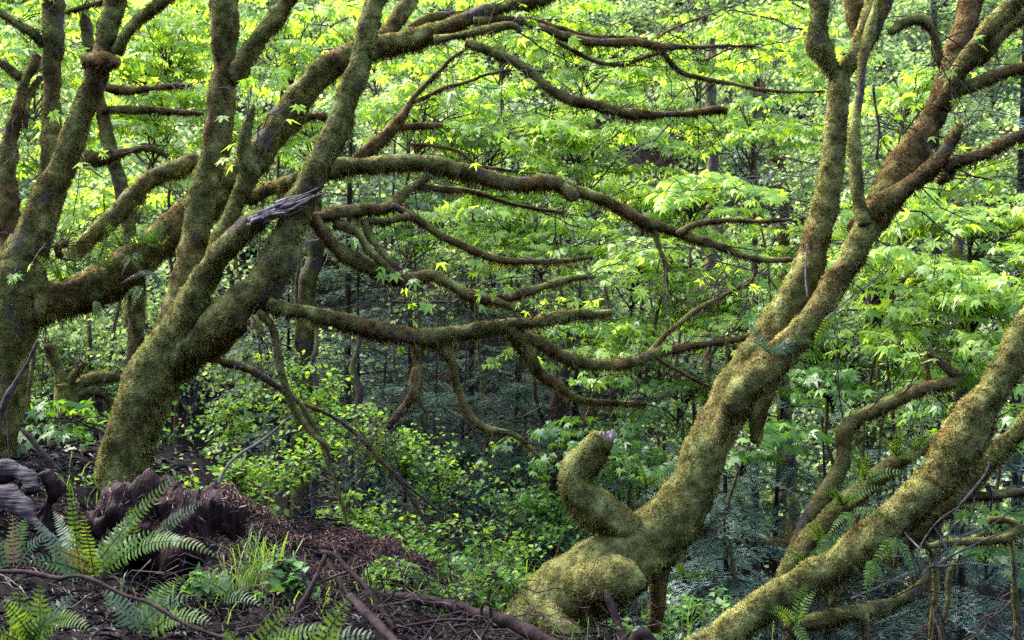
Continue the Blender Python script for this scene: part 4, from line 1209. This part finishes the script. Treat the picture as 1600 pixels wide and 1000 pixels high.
# ------------------------------------------------------------------ ferns
def frond_mesh(a, e, lift, facing, npin, wid, seed=0, curl=0.0):
    """one sword fern frond from a to e: rachis and leaflets"""
    L = np.linalg.norm(e - a)
    t = np.linspace(0, 1, 26)[:, None]
    mid = (a + e) / 2 + np.array([0, 0, lift * L])
    c = (1 - t) ** 2 * a + 2 * t * (1 - t) * mid + t ** 2 * e
    pl = Pile()
    T = unit(np.gradient(c, axis=0))
    tri = Pile()
    # rachis as a three sided twig split in triangles
    q = Pile()
    twig(q, c, 0.0032, 0.0008)
    Fq = q.f[0]
    pl.add(q.v[0], np.vstack([Fq[:, [0, 1, 2]], Fq[:, [0, 2, 3]]]), rnd=0.1)
    s = np.linspace(0.1, 0.985, npin)
    for sg in (-1, 1):
        for u in s:
            i = min(24, int(u * 25)); f = u * 25 - i
            p = c[i] * (1 - f) + c[i + 1] * f
            tg = T[i]
            fc = unit(facing - tg * facing.dot(tg))
            sd = np.cross(tg, fc) * sg
            prof = min(1, (u + 0.12) * 3.0) * (1 - u) ** 0.62 + 0.04
            ln = wid * prof * rng.uniform(0.88, 1.1)
            dv = unit(sd + tg * 0.32 + fc * rng.normal(0.08, 0.12) - np.array([0, 0, 0.18]))
            w = min(ln * 0.2, 0.46 * L * 0.885 / npin)
            wv = unit(tg - dv * tg.dot(dv)) * w
            V = np.array([p - wv * 0.7, p + wv * 0.8, p + dv * ln * 0.55 + wv * 0.75 + fc * ln * 0.05, p + dv * ln + tg * w * 0.8 - fc * 0.04 * ln, p + dv * ln * 0.55 - wv * 0.75 + fc * ln * 0.02])
            pl.add(V, [[0, 1, 2], [0, 2, 4], [4, 2, 3]], rnd=rng.uniform(0.05, 0.95) * 0.5 + 0.3)
    return pl


def frond_obj(root, a, e, lift=0.15, facing=None, npin=30, wid=0.09, mat='fern'):
    fc = facing if facing is not None else np.array([0, -0.7, 0.6])
    return frond_mesh(a, e, lift, unit(fc), npin, wid).build('frond', M[mat], root)


def fern(name, label, base, fronds, cat='fern', group=None):
    """fronds: (tip px, tip py, tip depth, lift, width m, material)"""
    root = thing(name, base, label, cat, group)
    for (tx, ty, td, lift, wid, mt) in fronds:
        e = P(tx, ty, td)
        a = np.asarray(base) + rng.normal(0, 0.02, 3)
        n = int(np.clip(np.linalg.norm(e - a) / 0.02, 12, 42))
        frond_obj(root, a, e, lift, np.array([rng.normal(0, 0.2), -0.8, 0.55]), n, wid, mt)
    return root


b = P(140, 905, 4.4)
fern('sword_fern', 'tall sword fern in front of the rotten log with one frond straight up', b, [
    (106, 742, 4.35, 0.05, 0.055, 'fern'), (282, 738, 4.3, 0.08, 0.058, 'fern'), (342, 872, 4.1, 0.32, 0.055, 'fern'),
    (52, 815, 4.5, 0.1, 0.055, 'fern_pale'), (84, 800, 4.7, 0.08, 0.058, 'fern_pale'), (215, 800, 4.8, 0.1, 0.058, 'fern_pale'),
    (240, 830, 4.5, 0.15, 0.06, 'fern'), (72, 855, 4.2, 0.1, 0.05, 'fern_rust'), (128, 800, 4.2, 0.02, 0.05, 'fern'), (30, 880, 4.2, 0.2, 0.058, 'fern_pale')])
b = P(55, 1010, 3.7)
fern('sword_fern', 'bushy sword fern in the bottom left corner', b, [
    (28, 905, 3.6, 0.1, 0.06, 'fern_pale'), (62, 915, 3.7, 0.05, 0.075, 'fern'), (120, 930, 3.8, 0.15, 0.058, 'fern_pale'), (5, 940, 3.5, 0.1, 0.058, 'fern'), (140, 985, 3.4, 0.3, 0.06, 'fern'), (95, 960, 3.5, 0.2, 0.06, 'fern_pale'), (-20, 990, 3.5, 0.2, 0.058, 'fern')])
b = P(215, 985, 3.9)
fern('sword_fern', 'pale low sword fern spreading right along the bottom left', b, [
    (300, 935, 3.9, 0.25, 0.06, 'fern_pale'), (245, 915, 4.0, 0.1, 0.06, 'fern'), (160, 925, 4.0, 0.15, 0.06, 'fern_pale'), (330, 975, 3.7, 0.25, 0.06, 'fern'), (292, 900, 4.3, 0.15, 0.05, 'fern')])
b = P(400, 1040, 3.6)
fern('sword_fern', 'broad bright fern rising from the bottom edge under the crossed sticks', b, [
    (455, 945, 3.5, 0.1, 0.055, 'fern'), (350, 985, 3.5, 0.2, 0.06, 'fern_pale'), (520, 985, 3.4, 0.25, 0.058, 'fern')])
b = P(480, 1040, 3.5)
fern('sword_fern', 'bright fern frond fanning up beside the thick dark stick', b, [
    (552, 928, 3.4, 0.12, 0.058, 'fern'), (585, 995, 3.4, 0.25, 0.06, 'fern_pale'), (430, 990, 3.4, 0.2, 0.06, 'fern')])
b = P(225, 850, 5.1)
fern('sword_fern', 'bluish fern frond across the face of the rotten log', b, [
    (320, 785, 5.0, 0.15, 0.05, 'fern_pale'), (300, 860, 4.9, 0.2, 0.05, 'fern_pale'), (205, 790, 5.1, 0.1, 0.05, 'fern')])
b = P(15, 890, 4.6)
fern('sword_fern', 'dark sword fern below the driftwood at the left edge', b, [
    (-20, 820, 4.6, 0.1, 0.06, 'fern_pale'), (40, 810, 4.7, 0.06, 0.06, 'fern'), (75, 835, 4.6, 0.12, 0.05, 'fern_pale'), (20, 805, 4.7, 0.02, 0.05, 'fern_rust')])
b = P(345, 935, 4.4)
fern('sword_fern', 'small arching fern below the rotten log', b, [
    (300, 905, 4.4, 0.2, 0.045, 'fern'), (395, 915, 4.4, 0.25, 0.045, 'fern'), (350, 890, 4.5, 0.05, 0.045, 'fern_pale'), (410, 950, 4.2, 0.25, 0.04, 'fern_pale')])
# small ferns that grow on the mossy boughs
SPOT = [(225, 385, 6.95, 'small fern on the ferny bough nearest the forked maple'), (205, 400, 6.95, 'small fern beside the hanging dark stub'), (238, 425, 6.95, 'bluish fern hanging below the ferny bough'),
        (190, 385, 6.9, 'small bright fern where the ferny bough is thickest'),
        (170, 420, 6.85, 'small fern on the face of the ferny bough'),
        (250, 385, 6.95, 'bright fern on the ferny bough close to the tall stem'),
        (222, 448, 6.9, 'fern hanging over the dark stub'),
        (95, 440, 6.8, 'small fern at the left foot of the ferny bough'),
        (1330, 800, 5.3, 'fern spilling between the two lower boughs'),
        (1300, 835, 5.3, 'fern spilling low between the two lower boughs'),
        (1430, 705, 5.4, 'fern near the top of the upper parallel bough'),
        (120, 425, 6.85, 'small yellow fern on the left part of the ferny bough'), (150, 470, 6.85, 'tiny fern under the ferny bough'), (258, 440, 6.95, 'pale fern hanging between bough and forked maple'),
        (1400, 712, 5.45, 'small fern on top of the upper parallel bough'), (1352, 750, 5.45, 'arching fern midway on the upper parallel bough'), (1318, 790, 5.45, 'small fern low on the upper parallel bough'),
        (1285, 850, 5.4, 'bright fern where the parallel boughs begin'), (1262, 880, 5.4, 'larger fern in the crotch of the parallel boughs'), (1365, 875, 5.1, 'small fern hanging under the lower right trunk'),
        (1400, 840, 5.1, 'yellowing fern hanging under the lower right trunk'), (1240, 975, 5.1, 'fern at the foot of the lower right trunk'),
        (1205, 555, 5.6, 'tiny fern where the pale stems of the great tree part'), (1070, 905, 6.1, 'small fern beside the dark prop of the great tree'),
        (1230, 850, 5.8, 'yellow brown fern left of the crooked bough'), (1010, 760, 5.7, 'tiny fern on the back of the great leaning trunk'), (1275, 540, 5.7, 'little fern on the crossing mossy stem')]
for k, (px, py, d, lab) in enumerate(SPOT):
    bb = P(px, py, d)
    hang = 'hanging' in lab or 'under' in lab or 'between' in lab
    root = thing('bough_fern', bb, lab, 'fern')
    for j in range(6 if not hang else 4):
        v = rng.normal(0, 1, 3) * np.array([0.8, 0.5, 0.3]) + np.array([0, -0.5, -0.8 if hang else 0.55])
        Lf = rng.uniform(0.12, 0.22)
        e = bb + unit(v) * Lf
        frond_obj(root, bb, e, 0.18, np.array([rng.normal(0, 0.4), -0.8, 0.4]), 12, Lf * 0.2, 'fern_rust' if 'yellow brown' in lab else ('fern_pale' if 'pale' in lab or 'bluish' in lab else 'fern'))

# ------------------------------------------------------------------ rotten log, driftwood and sticks on the bank
def wood(name, label, cat, pts, d0, d1, mat, lump=0.25, nseg=20, step=0.02, fine=0.01, group=None, parent=None):
    p = path(pts, d0, d1)
    t = tube(p, step=step, nseg=nseg, lump=lump, seed=int(pts[0][0] * 3 + pts[0][1]), wob=0.008, fine=fine)
    if parent is not None:
        return obj(name, t['V'], t['F'], mat, parent, smooth=True)
    o = obj(name, t['V'], t['F'], mat, None, smooth=True, loc=p[0, :3])
    return tag(o, label, cat, group)


wood('rotten_log', 'big dark rotten log lying behind the sword fern', 'log', [(160, 840, 30, 5.35), (205, 826, 54, 5.35), (270, 826, 66, 5.35), (335, 846, 68, 5.35), (400, 878, 60, 5.35), (455, 902, 46, 5.4), (510, 925, 28, 5.45)], 5.3, 5.3, M['rot'], lump=0.5, nseg=64, step=0.012, fine=0.03)
wood('rotten_log', 'crumbling pale topped log end above the crossed sticks', 'log', [(395, 850, 20), (450, 872, 26), (520, 880, 24), (590, 880, 22), (650, 892, 20), (666, 898, 14)], 5.9, 5.8, M['rot'], lump=0.45, nseg=40, step=0.012, fine=0.02)
wood('stone', 'pale grey weathered wood lump under the grass tuft', 'wood lump', [(428, 868, 12), (450, 880, 22), (478, 895, 20), (492, 905, 10)], 5.3, 5.25, M['drift'], lump=0.4, nseg=30, step=0.01)
bpy.data.objects['stone'].name = 'wood_lump'
wood('driftwood', 'grey arching driftwood at the left edge', 'driftwood', [(-30, 760, 20), (-5, 738, 16), (25, 732, 15), (46, 745, 10), (52, 766, 6)], 5.4, 5.2, M['drift'], lump=0.35, nseg=30, step=0.01)
wood('driftwood', 'grey plank like root slanting down from the left edge', 'driftwood', [(-30, 760, 16), (10, 778, 14), (42, 800, 10), (70, 830, 7), (100, 858, 4)], 5.2, 5.0, M['drift'], lump=0.35, nseg=24, step=0.01)
wood('dark_stump', 'small charred upright stump left of the sword fern', 'stump', [(66, 835, 20), (72, 800, 15), (78, 770, 13), (72, 748, 11), (66, 736, 4)], 5.3, 5.25, M['rot'], lump=0.7, nseg=40, step=0.012, fine=0.02)
# bracket fungus: a scalloped half disc
V, F = [], []
cb = P(299, 864, 4.93)
nn_ = 33
for k in range(nn_):
    a = math.pi * k / (nn_ - 1)
    for ring, (q, zz) in enumerate(((0.15, 0.0), (0.6, 0.018), (0.93, 0.012), (1.0 + 0.06 * (k % 2), -0.002), (0.9, -0.02), (0.2, -0.02))):
        V.append(cb + np.array([-math.cos(a) * 0.068 * q, -zz * 1.2 - 0.03 * math.sin(a) * q, math.sin(a) * 0.07 * q + zz * 0.2]))
for k in range(nn_ - 1):
    for r_ in range(5):
        i = k * 6 + r_
        F.append([i, i + 6, i + 7, i + 1])
tag(obj('bracket_fungus', V, F, M['bracket'], None, loc=cb, smooth=True), 'dark red scalloped bracket fungus on the rotten log', 'fungus')

for (lab, pts, d0, d1, mat) in [
        ('long dark stick running down across the bottom left', [(-20, 892, 4), (40, 893, 4), (90, 903, 4), (130, 901, 3.5), (190, 930, 4), (236, 944, 3.5), (300, 980, 3.5), (400, 1010, 3)], 4.1, 3.6, 'stick'),
        ('stout left leg of the crossed sticks', [(512, 862, 5.2), (500, 885, 6.0), (487, 915, 6.8), (470, 950, 6.8), (455, 985, 6.0)], 4.6, 4.4, 'stick'),
        ('right leg of the crossed sticks sloping down right', [(505, 860, 4.5), (525, 866, 5.2), (548, 895, 5.2), (580, 930, 5.2), (620, 985, 4.5)], 4.6, 4.3, 'stick'),
        ('thin middle leg of the crossed sticks', [(506, 862, 3), (520, 890, 3), (535, 915, 3), (550, 940, 2)], 4.65, 4.5, 'dark_twig'),
        ('thin stick lying level across the crossed sticks', [(468, 895, 4), (480, 918, 3), (520, 902, 3), (555, 888, 2), (580, 878, 1)], 4.55, 4.5, 'dark_twig'),
        ('thick dark stick at the bottom edge below the crossed sticks', [(545, 930, 6.8), (570, 955, 7.5), (600, 985, 8.2), (640, 1030, 8.2)], 4.0, 3.6, 'stick'),
        ('long purple brown fallen limb sloping to the bottom middle', [(600, 928, 10), (650, 935, 11), (700, 945, 11), (740, 957, 12), (780, 965, 12), (820, 983, 11), (880, 1012, 11)], 4.7, 4.3, 'stick'),
        ('pale forked twig in front of the fallen limb', [(618, 982, 2), (660, 975, 3), (700, 968, 3), (745, 970, 3)], 4.2, 4.2, 'stick'),
        ('hooked grey twig looping over the fallen limb', [(748, 1010, 3), (757, 985, 3.5), (766, 965, 4), (765, 945, 4), (757, 940, 4), (751, 950, 4), (752, 972, 4)], 4.15, 4.15, 'stick'),
        ('dark pointed stick leaning on the mossy base', [(985, 1020, 8), (970, 990, 8), (960, 960, 7), (952, 938, 6), (944, 920, 2)], 5.2, 5.35, 'stick'),
        ('short dark stub at the bottom between the two leaning trees', [(985, 1010, 10), (1000, 992, 14), (1015, 1000, 12), (1030, 1020, 10)], 5.2, 5.2, 'stick'),
        ('dark thin branch leaning beside the left edge', [(-5, 700, 4), (6, 640, 5), (25, 600, 4), (45, 560, 3), (58, 532, 2)], 5.8, 5.8, 'dark_twig'),
        ('grey stick leaning towards the forked maple base', [(35, 672, 3), (60, 700, 4), (95, 738, 4)], 6.0, 5.9, 'stick'),
        ('pale crooked twig rising right of the rotten log', [(345, 782, 4), (343, 757, 4), (352, 735, 3.5), (372, 713, 3), (410, 688, 2.5), (455, 650, 1.5)], 5.6, 5.8, 'twig'),
        ('thin white twig curving up beside the crossing stem', [(1290, 500, 4), (1310, 482, 2), (1335, 460, 2), (1365, 440, 2), (1383, 420, 1.5), (1389, 402, 1)], 5.7, 5.8, 'twig'),
        ('thin dead stem standing behind the fern at the left', [(12, 760, 3), (14, 700, 2.5), (10, 640, 2), (2, 590, 2)], 6.0, 6.0, 'dark_twig'),
        ('pale straight straw on the bark of the great tree', [(1262, 465, 1.5), (1258, 430, 1.5), (1261, 380, 1.2)], 5.75, 5.8, 'twig')]:
    wood('stick' if 'limb' not in lab else 'fallen_limb', lab, 'stick', [(x_, y_, r_ * 0.85) for x_, y_, r_ in pts], d0, d1, M[mat], lump=0.3, nseg=12, step=0.012, fine=0.006)

rt = thing('bare_twigs', P(1435, 905, 5.4), 'tangle of bare pale twigs over the lower right bough', 'twigs')
for pts in [[(1435, 905), (1452, 885), (1480, 862), (1505, 838), (1520, 800), (1522, 775)], [(1435, 905), (1428, 880), (1416, 850), (1412, 830), (1420, 790)], [(1448, 890), (1500, 862), (1560, 835), (1610, 815)],
            [(1430, 880), (1440, 850), (1465, 815), (1500, 790)], [(1480, 862), (1470, 840), (1455, 818), (1440, 800), (1425, 770)], [(1412, 870), (1380, 868), (1340, 862)], [(1505, 838), (1550, 820), (1590, 790)],
            [(1420, 895), (1370, 918), (1330, 935)], [(1500, 790), (1540, 740), (1545, 720)], [(1545, 755), (1550, 775), (1548, 800)], [(1400, 800), (1412, 830), (1440, 860)], [(1452, 885), (1475, 885), (1510, 880), (1560, 885)]]:
    t = tube(path([(x, y, 2.2 - 1.2 * i / (len(pts) - 1)) for i, (x, y) in enumerate(pts)], 5.35 + rng.uniform(-0.15, 0.15), 5.3 + rng.uniform(-0.2, 0.2)), step=0.04, nseg=5, lump=0.2, seed=int(pts[0][1]))
    obj('twig', t['V'], t['F'], M['twig'], rt, smooth=True)

for lab, px, py, d, n_, sx, sz in [('matted tangle of dead twigs and roots under the crossed sticks', 575, 945, 4.6, 150, 0.28, 0.13), ('low heap of dead twigs in front of the rotten log', 330, 945, 4.3, 90, 0.45, 0.06), ('dead twigs heaped at the foot of the fallen limb', 690, 985, 4.3, 80, 0.35, 0.07)]:
    c = P(px, py, d)
    pl = Pile()
    for _ in range(n_):
        o = c + rng.normal(0, 1, 3) * np.array([sx, sx * 0.6, sz])
        v = unit(rng.normal(0, 1, 3) * np.array([1, 0.7, 0.5]))
        Lk = rng.uniform(0.1, 0.45)
        twig(pl, arc(o - v * Lk / 2, o + v * Lk / 2, rng.uniform(-0.2, 0.25), 7, 0.04), rng.uniform(0.001, 0.0045), 0.001)
    tag(pl.build('twig_heap', M['stick'] if n_ > 100 else M['dark_twig'], None, kind='stuff'), lab, 'twigs')
for k in range(120):
    x, y = rng.uniform(-2.8, 0.4), rng.uniform(3.2, 5.6)
    o = np.array([x, y, float(height(x, y)) + 0.015])
    az = rng.uniform(0, 6.28)
    v = np.array([math.cos(az), math.sin(az), rng.normal(0, 0.12)]) * rng.uniform(0.1, 0.5)
    pl = Pile()
    r0 = rng.uniform(0.002, 0.007)
    twig(pl, arc(o, o + v, rng.uniform(0, 0.12), 7, 0.03), r0, r0 * 0.4, 5)
    tag(pl.build('fallen_twig', M['twig'] if k % 6 == 0 else M['stick'], None, smooth=True, loc=o), 'thin fallen twig lying in the litter of the bank', 'twig', 'fallen twigs on the bank')

# thin bare saplings and branch ends that cross the picture behind the maples
for k in range(46):
    px, py = rng.uniform(0, 1600), rng.uniform(0, 520)
    d = rng.uniform(8.6, 13)
    a = P(px, py, d)
    an = rng.uniform(-0.9, 0.9) + (math.pi if rng.random() < 0.5 else 0)
    Lk = rng.uniform(0.8, 2.0)
    root = thing('bare_sprig', a, 'thin bare branch end crossing the bright leaves', 'branch', 'thin bare branch ends among the leaves')
    e = a + np.array([math.cos(an), rng.uniform(-0.4, 0.4), 0.55 * math.sin(an)]) * Lk
    ax = arc(a, e, rng.uniform(-0.1, 0.12), 9, 0.02)
    pl = Pile()
    twig(pl, ax, 0.011, 0.003, 4)
    for j in range(1, 8):
        for _ in range(2):
            v = unit((e - a) + rng.normal(0, 0.55, 3) * Lk) * rng.uniform(0.15, 0.5)
            twig(pl, arc(ax[j], ax[j] + v, 0.05, 5, 0.03), 0.0045, 0.0015)
    pl.build('twigs', M['twig'] if k % 3 == 0 else M['dark_twig'], root, kind='stuff')

# ------------------------------------------------------------------ grass, litter and chips
def grass(label, spots):
    pl = Pile()
    for (px, py, d, n, hgt, spread) in spots:
        b0 = P(px, py, d)
        for _ in range(n):
            x, y = b0[0] + rng.normal(0, spread), b0[1] + rng.normal(0, spread)
            z = max(b0[2] - 0.04, float(height(x, y)) - 0.01)
            p = np.array([x, y, z])
            az = rng.uniform(0, 2 * np.pi)
            o = np.array([math.cos(az), math.sin(az), 0])
            h = hgt * rng.uniform(0.25, 1.1)
            lean = rng.uniform(0.1, 1.3) * h
            sd = np.array([-o[1], o[0], 0]) * rng.uniform(0.0015, 0.0035)
            q = [p, p + o * lean * 0.2 + np.array([0, 0, h * 0.5]), p + o * lean * 0.55 + np.array([0, 0, h * 0.85]), p + o * lean + np.array([0, 0, h * rng.uniform(0.75, 0.98)])]
            V = np.array([q[0] - sd, q[0] + sd, q[1] - sd, q[1] + sd, q[2] - sd * 0.7, q[2] + sd * 0.7, q[3]])
            pl.add(V, [[0, 1, 3], [0, 3, 2], [2, 3, 5], [2, 5, 4], [4, 5, 6]], rnd=rng.random())
    tag(pl.build('grass', M['grass'], None, kind='stuff'), label, 'grass')


grass('tufts of bright green grass along the bank and log', [(395, 905, 5.0, 80, 0.26, 0.05), (425, 890, 5.1, 40, 0.24, 0.05), (372, 915, 4.9, 30, 0.18, 0.05), (470, 930, 4.9, 30, 0.12, 0.08), (560, 910, 5.2, 40, 0.10, 0.15),
     (700, 920, 6.2, 60, 0.20, 0.25), (760, 930, 6.4, 80, 0.25, 0.25), (800, 920, 6.6, 60, 0.25, 0.25), (640, 920, 5.8, 40, 0.14, 0.2), (860, 985, 5.4, 40, 0.14, 0.2), (1060, 985, 6.2, 60, 0.18, 0.25), (1130, 990, 6.4, 50, 0.2, 0.2), (950, 1000, 5.6, 30, 0.16, 0.2),
     (290, 930, 4.5, 30, 0.1, 0.15), (160, 770, 6.2, 40, 0.14, 0.15)])


def scatter(name, label, cat, mat, pts, nr, ln, wd, thick=0.25):
    n = len(pts)
    d = rng.normal(0, 1, (n, 3))
    d = unit(d - nr * (d * nr).sum(1, keepdims=True) * 0.75)
    s = np.cross(d, nr + rng.normal(0, 0.4, (n, 3)))
    s = unit(s)
    L = ln * rng.uniform(0.3, 1.3, n) ** 1.5
    W = wd * rng.uniform(0.5, 1.3, n)
    c = pts + nr * (rng.random(n) * 0.02)[:, None]
    k = np.cross(s, d) * (L * 0.12)[:, None]
    V = np.stack([c - d * L[:, None] / 2, c + s * W[:, None] / 2 + k, c + d * L[:, None] / 2, c - s * W[:, None] / 2 + k], 1).reshape(-1, 3)
    i = np.arange(n) * 4
    pl = Pile()
    pl.add(V, np.vstack([np.stack([i, i + 1, i + 2], 1), np.stack([i, i + 2, i + 3], 1)]), rnd=np.repeat(rng.random(n), 4))
    return tag(pl.build(name, mat, None, kind='stuff'), label, cat)


def ground_pts(x0, x1, y0, y1, n):
    x, y = rng.uniform(x0, x1, n), rng.uniform(y0, y1, n)
    z = height(x, y)
    return np.stack([x, y, z], 1), np.tile(np.array([0, 0, 1.0]), (n, 1))


p_, n_ = ground_pts(-4.5, 2.2, 2.6, 7.5, 42000)
scatter('forest_litter', 'brown needles, bark and twig litter over the bank', 'litter', M['litter'], p_, n_, 0.075, 0.006)
p_, n_ = ground_pts(-8, 8, 7, 20, 22000)
scatter('forest_litter', 'dull leaf litter on the ground of the hollow behind', 'litter', M['litter'], p_, n_, 0.12, 0.02)
# red chips that lie on the logs
pts, nrm = [], []
for nm in ('rotten_log', 'rotten_log.001'):
    o = bpy.data.objects[nm]
    me = o.data
    co = np.zeros(len(me.vertices) * 3); me.vertices.foreach_get('co', co); co = co.reshape(-1, 3) + ORIGIN[nm]
    no = np.zeros(len(me.vertices) * 3); me.vertices.foreach_get('normal', no); no = no.reshape(-1, 3)
    px, py = to_px(co)
    sel = (no[:, 2] > 0.25) & (px > (345 if nm == 'rotten_log' else 380))
    ii = np.nonzero(sel)[0]
    if len(ii):
        j = rng.choice(ii, 6500)
        pts.append(co[j] + rng.normal(0, 0.012, (len(j), 3))); nrm.append(no[j])
    sel = np.nonzero(no[:, 2] > -0.2)[0]
    j = rng.choice(sel, 1400)
    pts.append(co[j] + rng.normal(0, 0.01, (len(j), 3))); nrm.append(no[j])
pts, nrm = np.concatenate(pts), np.concatenate(nrm)
scatter('wood_chips', 'red brown wood chips crumbled over the rotten logs', 'wood chips', M['chips'], pts, nrm, 0.04, 0.005)
p_, n_ = ground_pts(-3.4, -2.0, 4.2, 6.0, 2500)
scatter('wood_chips', 'red brown chips heaped inside the driftwood at the left', 'wood chips', M['chips'], p_, n_, 0.06, 0.008)
